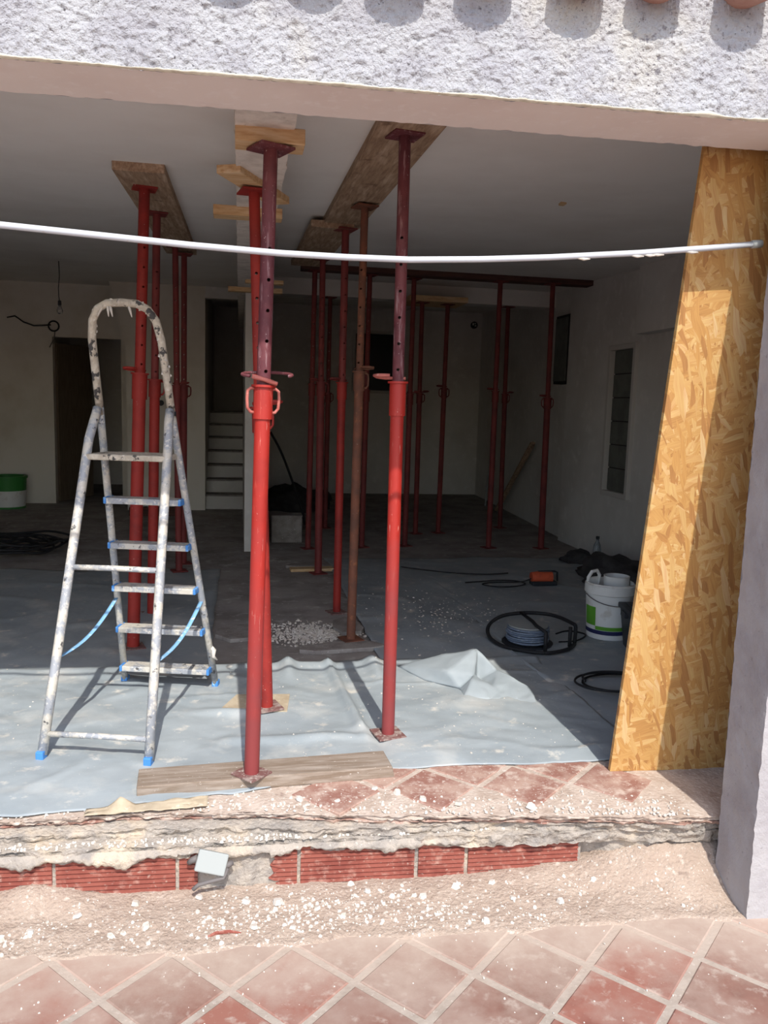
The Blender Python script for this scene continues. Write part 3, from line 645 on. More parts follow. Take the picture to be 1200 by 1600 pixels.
# bare strip between the sheets: broken slabs
for (x, y, sx, sy, rz, nm, lab) in ((.58,4.42,.42,.16,.15,'floor_slab','flat pale slab fragment beside the foot of the rusty prop'),(.66,4.85,.16,.34,.05,'floor_slab','grey concrete pad fragment under the inner red props'),(.02,4.75,.28,.3,.2,'floor_slab','flat grey slab fragment next to the white debris patch'),(.60,6.75,.34,.16,.0,'floor_slab','broken slab lying in front of the partition end')):
    k = MB(); k.prism([(sx*.5*(math.cos(a)*1.2+random.uniform(-.12,.12)), sy*.5*(math.sin(a)*1.2+random.uniform(-.12,.12))) for a in (.6,1.3,2.5,3.3,4.0,5.4,5.9)], 0, .025)
    o = k.build(nm, M['stone'], bevel=.004, loc=(x,y,.0)); o.rotation_euler = (0,0,rz); tag(o, lab, 'slab')
k = MB(); k.box((0,0,.012),(.36,.10,.024)); o = k.build('pine_offcut', M['pine'], bevel=.003, loc=(.60,6.62,0)); o.rotation_euler=(0,0,.06); tag(o, 'short pine board lying across the bare floor strip', 'board')

k = MB()
def scrap(s, t):
    x = -.50+.40*s; return (x, 2.668+.05*t+.012*fbm((x,t,1),9,3)-.02*(1-s), .006+.012*s*t+.010*abs(N((x,t,3),12))+(.03*max(0,1-abs(s-.28)*9)*t))
k.grid(40, 6, scrap); tag(k.build('paper_scrap', M['card'], smooth=True, solid=.0015), 'torn strip of tan paper curling on the threshold edge', 'paper')
# ------------------------------------------------------------------ plank, cardboard, strand board, conduit
pl = MB(); pl.box((0,0,.0225),(.915,.145,.045)); o = pl.build('sill_plank', M['plank'], bevel=.004, loc=(.108,2.860,.001)); o.rotation_euler = (0,0,.062)
o.data.vertices[1].co.x += .01; tag(o, 'weathered wooden plank lying along the threshold under a red prop', 'plank')
k = MB(); k.prism([(-.16,-.08),(.14,-.11),(.165,.10),(-.08,.12)], 0, .010); tag(k.build('cardboard_sheet', M['card'], loc=(.075,3.57,.016)), 'dusty cardboard square on the ground sheet under a prop foot', 'cardboard')
# strand board leaning behind the front wall
P0 = Vector((1.415,2.766,.004)); P1 = Vector((1.452,2.492,2.22)); zd = (P1-P0).normalized(); xd = Vector((.432,-.011,-.0)); xd = (xd-zd*xd.dot(zd)).normalized(); yd = zd.cross(xd)
k = MB(); k.box((.30,.009,1.19),(.60,.018,2.38))
o = k.build('strand_board', M['osb'], bevel=.001); o.matrix_world = Matrix(((xd.x,yd.x,zd.x,P0.x),(xd.y,yd.y,zd.y,P0.y),(xd.z,yd.z,zd.z,P0.z),(0,0,0,1)))
tag(o, 'tall golden strand board leaning behind the grey pillar', 'board')
pts = [(-1.25,2.47,1.872),(-.95,2.465,1.856),(-.653,2.46,1.841),(-.40,2.46,1.830),(-.135,2.46,1.818),(.118,2.46,1.811),(.31,2.46,1.811),(.50,2.46,1.815),(.72,2.46,1.829),(.942,2.455,1.847),(1.237,2.45,1.877),(1.452,2.45,1.904),(1.621,2.44,1.925)]
k = MB(); k.tube(pts, .0095, 12); co = k.build('conduit', M['conduit'], smooth=True); tag(co, 'white plastic conduit sagging across the opening at head height', 'conduit')
k = MB(); k.tube([(1.612,2.441,1.924),(1.645,2.44,1.928)], .013, 12); k.build('end_socket', M['boxgrey'], co, smooth=True)
for f_, sg in ((.78,0),(.83,0),(.845,0),(.855,0),(.9,0)):
    i = f_*(len(pts)-1); a = Vector(pts[int(i)]).lerp(Vector(pts[int(i)+1]), i-int(i))
    k = MB(); k.tube([a+Vector((-.02,-.003,-.009)), a+Vector((0,-.004,-.011)), a+Vector((.022,-.003,-.009))], [.002,.005,.002], 6); k.build('plaster_drip', M['plaster'], co, smooth=True)

# ------------------------------------------------------------------ steel props
def holed_tube(k, rad, z0, z1, holes, hr=.0062, Nc=12, ang=-PI/2):
    """thin tube with through holes facing ang and its opposite"""
    zs = [z0]; rows = []
    for h in holes: zs += [h-hr*1.35, h+hr*1.35]
    zs.append(z1)
    col = lambda j: ang+2*PI*(j-.5)/Nc
    P = lambda a, z, q=rad: (q*math.cos(a), q*math.sin(a), z)
    vs = []; fs = []
    for z in zs:
        for j in range(Nc): vs.append(P(col(j), z))
    for i in range(len(zs)-1):
        hole = i % 2 == 1
        for j in range(Nc):
            a, b = i*Nc+j, i*Nc+(j+1) % Nc; c_, d_ = (i+1)*Nc+(j+1) % Nc, (i+1)*Nc+j
            if hole and j in (0, Nc//2):
                zc = (zs[i]+zs[i+1])/2; ac = ang+(PI if j else 0); rr = rad*math.cos(PI/Nc); base = len(vs)
                tx_, ty_ = -math.sin(ac), math.cos(ac)
                for q in range(8):
                    w_ = -3*PI/4+q*PI/4
                    vs.append((rr*math.cos(ac)+tx_*hr*math.cos(w_), rr*math.sin(ac)+ty_*hr*math.cos(w_), zc+hr*math.sin(w_)))
                cs = [a, b, c_, d_]
                for q in range(4): fs.append((cs[q], cs[(q+1) % 4], base+(2*q+2) % 8, base+2*q+1, base+2*q))
            else: fs.append((a, b, c_, d_))
    k.add(vs, fs)
NP = [0]
def prop(base, top, zc, label, outer='redd', inner='mar', rod='mar', style='plain', ro=.027, ri=.0235, face=0, sl=.11, holes=True, pin=0, plate=.12, prot=.3, tplate=.12, hz=.10, hs=None, group=None):
    base = Vector(base); top = Vector(top); L = (top-base).length; q = Vector((0,0,1)).rotation_difference((top-base).normalized())
    e = empty('steel_prop', base, quat=q); tag(e, label, 'prop', group)
    zc = zc-base.z
    k = MB(); k.box((0,0,.004),(plate,plate,.008), rz=prot); k.build('base_plate', M['plate' if outer in ('red','redd') else outer], e, bevel=.001)
    k = MB(); k.lathe([(ro,.006),(ro,zc-sl*.5)], 20); k.build('outer_tube', M[outer], e, autos=40)
    rs = ro+.006
    k = MB(); k.lathe([(ro,zc-sl),(rs,zc-sl),(rs,zc-.008),(rs+.008,zc-.008),(rs+.008,zc),(ri,zc)], 20, close=False); k.build('collar', M[outer], e, autos=40)
    k = MB(); hl = []
    if holes:
        z = zc+.045
        while z < L-.30: hl.append(z); z += hz
    holed_tube(k, ri, zc-.05, L-.004, hl, ang=-PI/2+face); k.build('inner_tube', M[inner], e, autos=40)
    k = MB(); k.box((0,0,L-.004),(tplate,tplate,.008), rz=.1+prot*.4); k.build('head_plate', M[inner], e, bevel=.001)
    if style == 'ears' or style == 'ear':
        for s in ((-1,1) if style == 'ears' else (1,)):
            k = MB(); c_, s_ = math.cos(face), math.sin(face)
            pp = [(s*(rs-.004),zc-.014),(s*(rs+.010),zc-.012),(s*(rs+.021),zc-.020),(s*(rs+.023),zc-.045),(s*(rs+.021),zc-.078),(s*(rs+.010),zc-.092),(s*(rs-.004),zc-.094)]
            k.tube([(x*c_, x*s_, z) for x, z in pp], .0055, 8); k.build('handle', M[rod], e, smooth=True)
    if pin == 1:      # long looped pin round the tube
        k = MB(); P = [(-.040,-.034,zc+.026),(.0,-.036,zc+.018),(.045,-.036,zc+.004),(.062,-.022,zc+.002)]
        k.tube([Vector(p) for p in P[:3]], .0075, 8); k.build('locking_pin', M[rod], e, smooth=True)
        k = MB(); k.tube([(.085*math.cos(a)+.012, .06*math.sin(a)+.022, zc+.036+.010*math.sin(a*1.0+.3)) for a in [-.55+i*(PI+1.35)/18 for i in range(19)]], .0055, 8); k.build('pin_loop', M[inner], e, smooth=True)
    elif pin:         # short bent pin to one side
        s = 1 if pin > 0 else -1; c_, s_ = math.cos(face), math.sin(face)
        P = [(-s*.03,-.002,.012),(s*.05,-.004,.012),(s*.085,-.012,.016),(s*.092,-.03,.020),(s*.075,-.042,.022),(s*.03,-.046,.022)]
        k = MB(); k.tube([(x*c_-y*s_, x*s_+y*c_, zc+z) for x, y, z in P], .0065, 8); k.build('locking_pin', M[rod], e, smooth=True)
    return e
prop((.05,2.812,.046),(.097,2.812,2.205), 1.437, 'bright red steel prop standing on the weathered sill plank', 'red','mar','pinkrod','ears', pin=1, face=.25, plate=.105, prot=.78, sl=.115)
prop((.62,3.189,.012),(.616,3.189,2.405), 1.475, 'red steel prop beside the crumpled sheet fold, topped by a formwork board', 'red','mar','pinkrod','plain', pin=-2, face=-.25, sl=.135, prot=.2)
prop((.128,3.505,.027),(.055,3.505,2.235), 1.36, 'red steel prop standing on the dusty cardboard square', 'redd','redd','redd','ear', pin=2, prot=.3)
prop((.646,4.54,.022),(.666,4.54,2.450), 1.565, 'rusty brown steel prop on the pale slab fragment', 'rust','rust','rust','ear', pin=2, face=-.5, ro=.026, ri=.021)
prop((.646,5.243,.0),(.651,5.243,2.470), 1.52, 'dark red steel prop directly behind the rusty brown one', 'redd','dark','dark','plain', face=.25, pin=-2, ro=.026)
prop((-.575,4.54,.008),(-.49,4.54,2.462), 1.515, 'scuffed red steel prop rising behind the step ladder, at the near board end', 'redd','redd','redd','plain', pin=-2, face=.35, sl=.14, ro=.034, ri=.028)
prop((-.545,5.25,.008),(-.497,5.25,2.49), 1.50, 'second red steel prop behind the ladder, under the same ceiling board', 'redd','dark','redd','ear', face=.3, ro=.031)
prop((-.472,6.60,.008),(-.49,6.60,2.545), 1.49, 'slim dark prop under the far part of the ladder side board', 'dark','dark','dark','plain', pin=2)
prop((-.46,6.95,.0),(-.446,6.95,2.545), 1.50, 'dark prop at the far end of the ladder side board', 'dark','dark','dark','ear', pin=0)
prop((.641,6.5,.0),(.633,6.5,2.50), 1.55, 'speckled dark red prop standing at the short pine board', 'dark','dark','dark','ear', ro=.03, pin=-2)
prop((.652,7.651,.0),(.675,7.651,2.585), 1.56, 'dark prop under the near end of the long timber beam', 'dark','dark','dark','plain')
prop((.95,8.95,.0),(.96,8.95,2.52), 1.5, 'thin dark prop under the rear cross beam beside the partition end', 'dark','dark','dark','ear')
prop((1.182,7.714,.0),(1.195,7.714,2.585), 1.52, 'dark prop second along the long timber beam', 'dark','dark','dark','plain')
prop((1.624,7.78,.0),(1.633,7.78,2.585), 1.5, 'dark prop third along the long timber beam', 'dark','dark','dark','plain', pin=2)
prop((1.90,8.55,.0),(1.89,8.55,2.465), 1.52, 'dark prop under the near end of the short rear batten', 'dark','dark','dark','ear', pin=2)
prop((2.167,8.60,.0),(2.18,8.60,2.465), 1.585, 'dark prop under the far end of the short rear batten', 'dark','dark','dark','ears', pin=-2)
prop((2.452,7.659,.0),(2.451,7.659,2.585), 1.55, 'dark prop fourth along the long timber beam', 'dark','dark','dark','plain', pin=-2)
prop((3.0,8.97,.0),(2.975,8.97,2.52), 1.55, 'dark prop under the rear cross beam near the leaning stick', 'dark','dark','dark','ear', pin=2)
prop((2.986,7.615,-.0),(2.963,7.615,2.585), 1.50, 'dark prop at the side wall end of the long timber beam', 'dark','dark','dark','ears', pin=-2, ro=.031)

# boards against the ceiling
def ceil_board(name, x0, x1, ya, yb, th, m, lab, cat='board', sh=0, zoff=0, rz=0):
    k = MB(); n = 2
    vs = []
    for y in (ya, yb):
        z = ceil_z(y)+.003-zoff; s = sh*(y-ya)
        vs += [(x0+s,y,z-th),(x1+s,y,z-th),(x1+s,y,z),(x0+s,y,z)]
    k.add(vs, [(0,1,2,3),(7,6,5,4),(0,4,5,1),(1,5,6,2),(2,6,7,3),(3,7,4,0)])
    return tag(k.build(name, m, bevel=.003), lab, cat)
ceil_board('ceiling_board', -.60, -.358, 4.18, 7.15, .045, M['plankY'], 'wide formwork board on the ceiling above the ladder side props')
ceil_board('ceiling_board', .500, .742, 2.60, 5.36, .045, M['plankY'], 'wide formwork board on the ceiling running from the lintel inwards', sh=.004)
ceil_board('ceiling_board', .43, .70, 5.20, 7.2, .045, M['plankY'], 'darker formwork board continuing deeper along the ceiling', zoff=.03)
k = MB(); k.box((2.0,7.68,2.622),(2.9,.16,.07)); k.add([(.55,7.6,2.6575),(3.37,7.6,2.6575),(3.37,7.76,2.6575),(.55,7.76,2.6575)], [(0,1,2,3)]); tag(k.build('timber_beam', M['timber'], bevel=.004), 'long dark timber beam across the back props under the ceiling', 'beam')
k = MB(); k.box((2.04,8.66,2.493),(.62,.5,.055)); tag(k.build('timber_batten', M['pine'], bevel=.003), 'short pine batten on two rear props under the cross beam', 'batten')
def bz(y): return 2.2+.02*y
for (x, y, sx, sy, sz, rz, lab, tl) in ((.094,2.83,.225,.11,.050,0,'pine block on top of the sill plank prop',0),(.06,3.52,.10,.50,.032,-.44,'pine block set askew on top of the cardboard prop',0),(.035,4.05,.32,.10,.045,0,'longer pine block across the plaster beam behind the askew block',0),(.13,7.25,.46,.08,.04,-.02,'pine batten across the beam at the partition end',0),(.19,6.7,.30,.07,.03,.03,'thin pine batten on the plaster beam before the partition end',0)):
    k = MB(); k.box((0,0,-sz/2),(sx,sy,sz)); o = k.build('pine_block', M['pine'], bevel=.003, loc=(x,y,bz(y)+.004)); o.rotation_euler=(0,0,rz); tag(o, lab, 'wood block')

# ------------------------------------------------------------------ step ladder
la = empty('step_ladder', (-.532,3.06,.010), math.atan2(-.237,.971)); tag(la, 'plaster caked aluminium step ladder with blue feet', 'ladder')
def fx(z): return .224-(.224-.150)*z/1.33              # half width of the step frame
def fy(z): return .880-.318*z
def rx(z): return .208-(.208-.160)*z/1.33
def ry(z): return .0+.315*z
path = [(-fx(z), fy(z), z) for z in (.02,.3,.6,.9,1.2,1.33)]
zt = 1.735
path2 = [(-.147,fy(1.45),1.45),(-.141,fy(1.6),1.6),(-.128,fy(1.67),1.672),(-.100,fy(1.715),1.715),(-.06,fy(zt),zt),(0,fy(zt+.004),zt+.004),(.06,fy(zt),zt),(.100,fy(1.715),1.715),(.128,fy(1.67),1.672),(.141,fy(1.6),1.6),(.147,fy(1.45),1.45)]
for s in (-1, 1):
    k = MB(); k.tube([(s*abs(x), y, z) for x, y, z in path], .0165, 10, flat=.95, up=(0,1,0)); k.build('stile', M['alu'], la, smooth=True)
    k = MB(); k.tube([(s*rx(z), ry(z), z) for z in (.015,.3,.6,.9,1.2)]+[(s*.156,ry(1.27)+.008,1.27),(s*.152,ry(1.33)+.02,1.325)], .0185, 10, flat=1.0, up=(0,1,0)); k.build('rear_leg', M['alu'], la, smooth=True)
    k = MB(); k.box((s*.208,.0,.016),(.030,.040,.036)); k.build('rubber_foot', M['blue'], la, bevel=.004)
    k = MB(); k.box((s*.224,.880,.014),(.030,.042,.030)); k.build('rubber_foot', M['blue'], la, bevel=.004)
    k = MB(); a = Vector((s*rx(.36),ry(.36),.36)); b = Vector((s*fx(.46),fy(.46),.46))
    k.tube([a.lerp(b,t)+Vector((0,0,-.045*math.sin(t*PI))) for t in [i/10 for i in range(11)]], .0015, 6, flat=7, up=(0,0,1)); 
    bpy_o = k.build('strap', M['strap'], la, smooth=True)
k = MB(); k.tube([(-fx(1.30),fy(1.30),1.30)]+path2+[(fx(1.30),fy(1.30),1.30)], .0185, 12, flat=.85, up=(0,1,0))
hr_ = k.build('handrail', M['aluc'], la, smooth=True)
k = MB()
for i in range(34):
    t = random.random()*(len(path2)-1); a = Vector(path2[int(t)]).lerp(Vector(path2[min(int(t)+1,len(path2)-1)]), t-int(t))
    o_ = Vector((random.uniform(-1,1),random.uniform(-1,1),random.uniform(-1,1))).normalized()*.016; s_ = random.uniform(.004,.010)
    chunk(k, a+o_, s_, 1.0)
tag(k.build('plaster_lump', M['plaster'], hr_), kind='stuff')
for (x, dx) in ((-.075,-.02),(-.055,.004),(-.045,.010),(.03,.012)):
    k = MB(); k.tube([(x,fy(zt)-.006,zt-.012),(x+dx*.5,fy(zt)-.008,zt-.03),(x+dx,fy(zt)-.008,zt-.052)], [.006,.005,.002], 6); k.build('plaster_drip', M['plaster'], hr_, smooth=True)
for i, z in enumerate((.093,.302,.513,.722,.930)):
    k = MB(); hw = fx(z)-.006; k.box((0, fy(z)-.020, z),(2*hw, .085, .026)); tr = k.build('tread', M['alu'], la, bevel=.004)
    for s in (-1, 1):
        k = MB(); k.box((s*(hw-.003), fy(z)-.022, z+.002),(.013,.090,.029)); k.build('tread_cap', M['blue'], tr, bevel=.004)
k = MB(); k.prism([(-.165,.34),(.165,.34),(.158,.52),(.10,.545),(-.10,.545),(-.158,.52)], 1.118, 1.142); k.build('platform', M['aluc'], la, bevel=.005)
for z in (.088,.70):
    k = MB(); k.tube([(-rx(z),ry(z),z),(0,ry(z),z+.002),(rx(z),ry(z),z)], .0115, 10); k.build('cross_bar', M['alu'], la, smooth=True)
for s in (-1, 1):
    k = MB(); k.tube([(s*.168,fy(1.30)-.005,1.31),(s*.146,fy(1.30)-.005,1.31)], .010, 10); k.build('hinge_bolt', M['blackp'], la, smooth=True)
k = MB(); k.tube([(fx(.2)+.004,fy(.2),.22),(fx(.2)+.022,fy(.2)-.01,.20),(fx(.2)+.018,fy(.2)-.01,.17),(fx(.2)+.035,fy(.2),.15)], [.006,.012,.010,.003], 6); k.build('plaster_rag', M['plaster'], la, smooth=True)

# ------------------------------------------------------------------ things on the floor inside
bk = empty('paint_bucket', (2.235,4.53,.012)); tag(bk, 'white plastic bucket with green label and dark blue band', 'bucket')
k = MB(); k.lathe([(.118,0),(.125,.004),(.142,.30),(.142,.34),(.136,.34),(.136,.29),(.12,.10),(.0,.10)], 32, close=False); k.build('body', M['white'], bk, autos=40)
k = MB(); k.lathe([(.143,.275),(.150,.278),(.150,.33),(.143,.335)], 32, close=False); k.build('rim', M['white'], bk, autos=40)
def arc_panel(k, a0, a1, z0, z1, rf):
    def fn(s, t):
        a = a0+(a1-a0)*s; z = z0+(z1-z0)*t; q = rf(z)+.0012; return (q*math.cos(a), q*math.sin(a), z)
    k.grid(12, 2, fn)
rf = lambda z: .125+.017*z/.30
k = MB(); arc_panel(k, -3.3, -2.6, .085, .20, rf); k.build('label_green', M['lime'], bk)
k = MB(); arc_panel(k, -2.6, -1.0, .062, .085, rf); k.build('label_green', M['lime'], bk)
k = MB(); arc_panel(k, -3.5, -.5, .035, .060, rf); k.build('band', M['navy'], bk)
k = MB(); k.tube([(.151*math.cos(a),.151*math.sin(a),.27-.05*math.sin(-a)) for a in [-PI+i*PI/14 for i in range(15)]], .003, 6); k.build('wire_handle', M['cabgrey'], bk, smooth=True)
k = MB(); k.lathe([(.07,.0),(.078,.26),(.072,.26),(.066,.05),(0,.05)], 24, close=False); o = k.build('plastic_tub', M['white'], autos=40, loc=(2.285,4.55,.125)); tag(o, 'smaller white tub standing inside the white bucket', 'tub')
k = MB(); k.tube([(-.045,0,0),(-.05,0,.05),(-.03,0,.085),(.01,0,.09),(.035,0,.06),(.035,0,0)], .011, 8); k.box((-.005,0,.025),(.075,.012,.05)); o = k.build('trowel_grip', M['white'], smooth=False, loc=(2.15,4.58,.325)); o.rotation_euler = (.15,0,.3); tag(o, 'white plastic trowel grip sticking up out of the bucket', 'tool')
bn_ = empty('storage_bin', (2.36,4.20,.012), -.2); tag(bn_, 'black plastic storage bin next to the white bucket', 'bin')
k = MB(); k.add([(-.14,-.11,0),(.14,-.11,0),(.14,.11,0),(-.14,.11,0),(-.165,-.135,.23),(.165,-.135,.23),(.165,.135,.23),(-.165,.135,.23)], [(0,3,2,1),(0,1,5,4),(1,2,6,5),(2,3,7,6),(3,0,4,7),(4,5,6,7)]); k.build('body', M['blackp'], bn_, bevel=.008)
k = MB(); k.box((0,0,.24),(.35,.29,.03)); k.box((0,0,.258),(.28,.22,.012)); k.build('lid', M['blackp'], bn_, bevel=.006)
for s in (-1, 1):
    k = MB(); k.box((s*.175,0,.215),(.02,.09,.03)); k.build('clip', M['blackp'], bn_, bevel=.003)

k = MB(); k.lathe([(.0,0),(.034,0),(.036,.01),(.036,.15),(.030,.19),(.014,.225),(.013,.245),(.0,.245)], 18, close=False)
bt = k.build('plastic_bottle', M['bottle'], smooth=True, loc=(3.12,6.62,.02)); tag(bt, 'clear plastic water bottle standing by the side wall', 'bottle')
k = MB(); k.lathe([(.016,.245),(.016,.268),(0,.268)], 14, close=False); k.build('cap', M['blackp'], bt, autos=40)
k = MB(); k.lathe([(.028,0),(.038,.09),(.036,.09),(.026,.005),(0,.005)], 16, close=False); o = k.build('plastic_cup', M['white'], autos=40, loc=(3.17,6.50,.02)); tag(o, 'white plastic cup beside the water bottle', 'cup')
def lump(name, loc, size, m, lab, cat, seed):
    bm = bmesh.new(); bmesh.ops.create_icosphere(bm, subdivisions=4, radius=1)
    for v in bm.verts:
        n_ = fbm(v.co+Vector((seed,0,0)), 1.6, 4)*.35; v.co *= 1+n_; v.co = Vector((v.co.x*size[0], v.co.y*size[1], max(-.05,v.co.z)*size[2]))
    me = bpy.data.meshes.new(name); bm.to_mesh(me); bm.free(); me.materials.append(m)
    for p in me.polygons: p.use_smooth = True
    o = bpy.data.objects.new(name, me); C.objects.link(o); o.location = loc; tag(o, lab, cat); return o
lump('rubble_sack', (2.98,5.95,.02), (.22,.5,.20), M['darkdeb'], 'dark slumped sack lying along the side wall behind the bucket', 'sack', 3)
lump('rubble_sack', (3.05,6.85,.02), (.14,.16,.10), M['darkdeb'], 'small dark sack on the floor before the water bottle', 'sack', 9)
lump('clay_lump', (2.62,4.72,.01), (.10,.10,.34), M['clay'], 'tan plaster bag standing between bin and strand board', 'bag', 5)

pt = empty('power_tool', (2.366,5.93,.016), -.05); tag(pt, 'orange and black power tool lying on the shaded sheet', 'power tool')
k = MB(); k.tube([(-.105,0,.06),(-.06,0,.062),(.06,0,.062)], [.040,.045,.044], 12, flat=1.1); k.build('housing', M['orange'], pt, autos=50)
k = MB(); k.box((-.005,0,.017),(.20,.10,.034)); k.build('base', M['blackp'], pt, bevel=.008)
k = MB(); k.tube([(-.05,0,.104),(.08,0,.108),(.105,0,.10),(.108,0,.03)], .009, 8); k.build('handle', M['blackp'], pt, smooth=True)
k = MB(); k.tube(cat_rom([(-.10,0,.05),(-.17,.02,.02),(-.28,.06,.006),(-.42,.05,.006),(-.50,-.02,.006),(-.40,-.10,.006),(-.25,-.08,.006),(-.15,.0,.008),(-.2,.1,.008),(-.34,.12,.008),(-.48,.08,.008),(-.62,.05,.006)]), .005, 6); k.build('cord', M['black'], pt, smooth=True)

rl = empty('cable_reel', (1.68,4.42,.014), .15); tag(rl, 'black framed cable reel lying on its side, wound with blue grey cable', 'cable reel')
k = MB(); k.lathe([(.06,.0),(.15,.0),(.15,.008),(.06,.008)], 32, close=False); k.build('flange', M['blackp'], rl, autos=40)
k = MB(); k.lathe([(.05,.105),(.115,.105),(.115,.113),(.0,.113)], 32, close=False); k.build('disc', M['boxgrey'], rl, autos=40)
k = MB(); path = []
for i in range(7*28): a = 2*PI*i/28; path.append(((.118+.006*math.sin(i*.37))*math.cos(a), (.118+.006*math.sin(i*.37))*math.sin(a), .014+.0125*i/28))
k.tube(path, .0065, 6); k.build('cable_winding', M['cable'], rl, smooth=True)
k = MB(); k.lathe([(.10,.008),(.10,.105)], 24, close=False); k.build('drum', M['blackp'], rl, autos=40)
fr = [(-.02,-.245,.014),(-.10,-.20,.014),(-.19,-.08,.014),(-.215,.06,.03),(-.17,.17,.07),(-.06,.215,.11),(.08,.20,.125),(.20,.15,.125),(.245,.05,.125),(.245,-.10,.125)]
k = MB(); k.tube(cat_rom(fr+[(.245,-.12,.118),(.245,-.125,.10),(.24,-.13,.02)]), .011, 8); k.build('frame_tube', M['black'], rl, smooth=True)
k = MB(); k.tube(cat_rom([(.24,-.13,.014),(.15,-.21,.014),(.02,-.25,.014),(-.03,-.24,.014)]), .011, 8); k.build('frame_tube', M['black'], rl, smooth=True)
for x, y in ((-.015,-.235),(.185,-.165)):
    k = MB(); k.tube([(x,y,.014),(x,y,.128)], .011, 8); k.build('upright', M['black'], rl, smooth=True)
k = MB(); k.tube([(-.015,-.235,.128),(.0,-.1,.130),(.03,.0,.128),(.06,.2,.128)], .010, 8); k.build('cross_tube', M['black'], rl, smooth=True)
def coil(name, loc, pts, rad, m, lab, cat='cable'):
    k = MB(); k.tube(cat_rom(pts), rad, 6); o = k.build(name, m, smooth=True, loc=loc); tag(o, lab, cat); return o
coil('loose_cable', (2.02,4.62,.02), [(-.1,-.05,0),(0,0,.002),(.08,-.08,0),(-.03,-.2,0),(-.15,-.22,0)], .005, M['black'], 'loose black cable between cable reel and bucket')
P = []
for i in range(30):
    a = i*.55; q = .17+.05*math.sin(i*.45); P.append((q*math.cos(a)*1.15+.03*math.sin(i*.2), q*.8*math.sin(a), .012+.05*(i/30)))
coil('hose_coil', (1.90,3.62,.012), P, .006, M['black'], 'coiled black hose on the shaded sheet behind the strand board', 'hose')
P = []
for i in range(150):
    a = i*.31; q = .42+.12*math.sin(i*.23)+.05*math.sin(i*.71); P.append((q*math.cos(a)*1.25, q*.85*math.sin(a), .016+.07*(i/150)+.03*math.sin(i*.9)**2))
coil('cable_heap', (-2.15,7.5,.014), P, .011, M['black'], 'heap of thick black cable loops on the floor', 'cable')
coil('floor_cable', (1.85,6.25,.03), [(-.5,.35,0),(-.3,.2,0),(-.1,.08,.0),(.15,.02,0),(.35,.06,0)], .005, M['black'], 'thin dark cable running over the shaded sheet')

gb = empty('green_bucket', (-2.80,10.55,0)); tag(gb, 'white bucket with green rim beside the dark doorway', 'bucket')
k = MB(); k.lathe([(.19,.0),(.20,.005),(.215,.22),(.0,.22)], 28, close=False); k.build('body', M['white'], gb, autos=40)
k = MB(); k.lathe([(.216,.22),(.222,.37),(.236,.37),(.236,.395),(.20,.395),(.19,.30),(0,.30)], 28, close=False); k.build('rim', M['green'], gb, autos=40)
k = MB(); k.lathe([(.191,-.001),(.204,-.001),(.204,.024),(.2,.024)], 28, close=False); k.build('foot_ring', M['green'], gb, autos=40)

# hanging bulb
hb = empty('hanging_bulb', (-1.735,8.55,2.24)); tag(hb, 'bare light bulb hanging from the ceiling on a thin wire', 'light bulb')
k = MB(); k.tube([(0,0,.44),(.004,0,.3),(-.008,0,.18),(-.006,0,.1),(0,0,.055)], .004, 6); k.build('wire', M['black'], hb, smooth=True)
k = MB(); k.lathe([(.010,.065),(.016,.06),(.018,.025),(.014,.015)], 14); k.build('lamp_holder', M['blackp'], hb, autos=40)
k = MB(); k.lathe([(.012,.018),(.018,.0),(.030,-.03),(.028,-.05),(.014,-.066),(0,-.068)], 16, close=False); k.build('bulb', M['bulb'], hb, smooth=True)
# wires on the rear wall
wi = empty('wall_wires', (-2.55,10.97,2.3)); tag(wi, 'dark wires and coiled cable ring hanging from the rear wall', 'wires')
k = MB(); k.tube([(-.30,0,.03),(-.20,-.03,.05),(-.1,-.04,-.02),(.02,-.04,-.06),(.14,-.03,-.05),(.22,-.03,-.04)], .009, 6); k.build('wire', M['black'], wi, smooth=True)
k = MB(); k.tube([(.255+.062*math.cos(a),-.04,-.055+.062*math.sin(a)) for a in [i*2*PI/18 for i in range(18)]], .010, 6, closed=True); k.build('cable_ring', M['black'], wi, smooth=True)
k = MB(); k.tube([(.27,-.04,-.11),(.26,-.045,-.2),(.22,-.045,-.28),(.20,-.045,-.32)], .006, 6); k.build('wire_end', M['cabgrey'], wi, smooth=True)
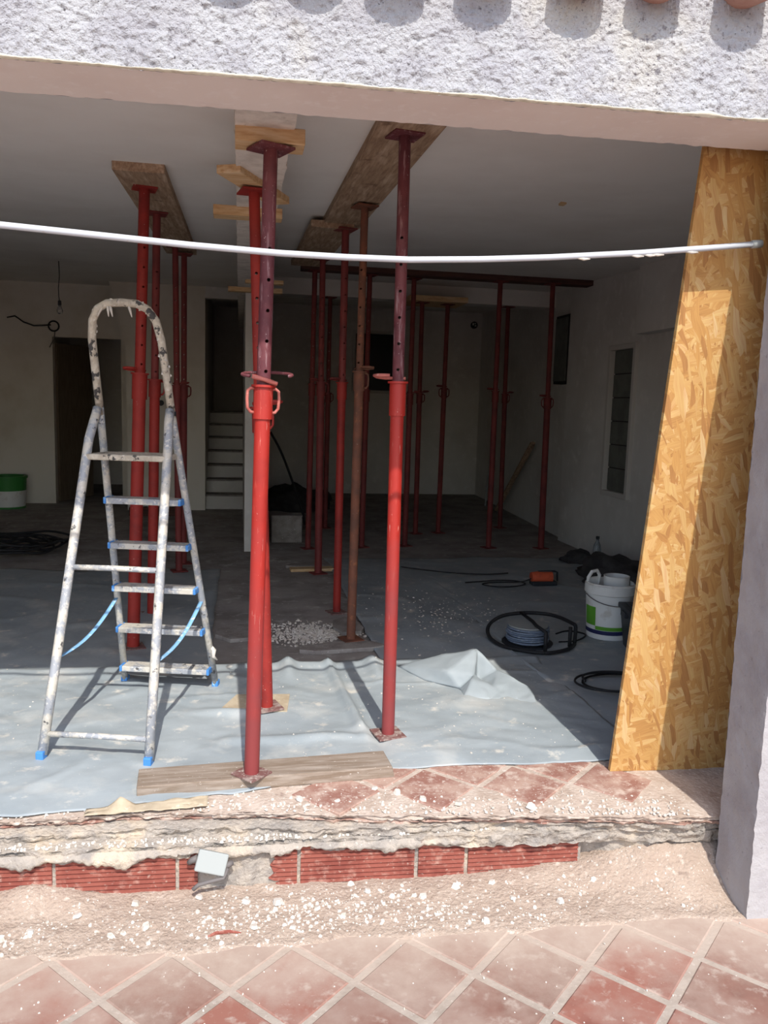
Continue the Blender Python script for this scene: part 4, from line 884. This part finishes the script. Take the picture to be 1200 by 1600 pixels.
# small fixtures
k = MB(); k.tube([(0,0,0),(0,-.03,0)], .055, 16); jn = k.build('round_junction', M['blackp'], loc=(3.60,12.5,2.66))
for (x_, z_, a_, b_) in ((-.02,.012,.02,.035),(.018,-.012,.025,.02),(.012,.022,.02,.014)):
    MB().box((x_,-.034,z_),(a_,.01,b_)).build('terminal', M['white'], jn)
k = MB(); tag(jn, 'round dark junction with white terminals on the rear wall', 'junction')
k = MB(); k.box((0,0,0),(.10,.36,.72)); pn = k.build('dark_recess_panel', M['voidm'], bevel=.006, loc=(3.45,8.40,2.02)); pn.location = (3.42,8.32,2.02); tag(pn, 'dark panel in place of a shaded recess high at the corner of the side wall', 'panel')  # dark box added where the wall has only a shaded recess
k = MB(); k.box((-.056,0,0),(.012,.32,.66)); k.build('recess_panel_front', M['shutter'], pn, bevel=.003)
k = MB(); k.tube([(0,0,0),(-.04,-1.35,.97)], .022, 6, flat=1.6); tag(k.build('leaning_stick', M['plankY'], loc=(3.44,10.45,.02)), 'wooden stick leaning along the side wall', 'stick')
k = MB(); k.tube([(0,0,0),(.03,-.15,1.2)], .013, 8); tag(k.build('thin_pole', M['boxgrey'], loc=(3.46,11.05,.0)), 'thin pale pole standing upright in the rear corner', 'pole')
k = MB(); k.tube([(0,.0+.06*math.cos(a),.06*math.sin(a)) for a in [i*2*PI/16 for i in range(16)]], .014, 6, closed=True); k.tube([(0,.02,.05),(-.005,-.03,.11)], .012, 6); tag(k.build('plug_coil', M['black'], loc=(3.48,8.9,.36)), 'small black cord coil hanging low on the side wall', 'cord')
coil('leaning_cable', (.42,9.0,.0), [(-.08,.1,1.05),(.03,.05,.85),(.15,.0,.55),(.27,0,.2),(.31,0,.02)], .014, M['black'], 'black cable arching down beside the partition wall')
lump('debris_heap', (.75,10.6,.0), (.42,.35,.30), M['darkdeb'], 'dark debris heap at the foot of the rear wall', 'debris', 12)
k = MB(); k.box((0,0,.13),(.30,.22,.26)); k.box((0,0,.265),(.31,.23,.012)); tag(k.build('speckled_box', M['stone'], bevel=.004, loc=(.47,8.1,0)), 'grey speckled box standing beside the partition end', 'box')
k = MB(); k.tube([(0,0,0),(0,-.02,0)], .035, 14); k.box((0,-.024,0),(.03,.008,.03)); tag(k.build('wall_socket', M['blackp'], loc=(-.95,10.4,1.33)), 'round dark wall socket on the pale pier', 'socket')
k = MB(); k.prism([(-.02,-.03),(.018,-.02),(.02,.03),(-.01,.025)], -.004, .006); tag(k.build('foam_blob', M['pine'], loc=(1.72,4.35,ceil_z(4.35)-.005)), 'tiny yellow foam blob stuck on the ceiling', 'foam')
k = MB(); k.box((0,0,.05),(.55,.12,.10)); tag(k.build('wood_offcut', M['timber'], bevel=.004, loc=(-1.0,9.9,0)), 'dark timber offcut on the floor before the pale pier', 'timber')
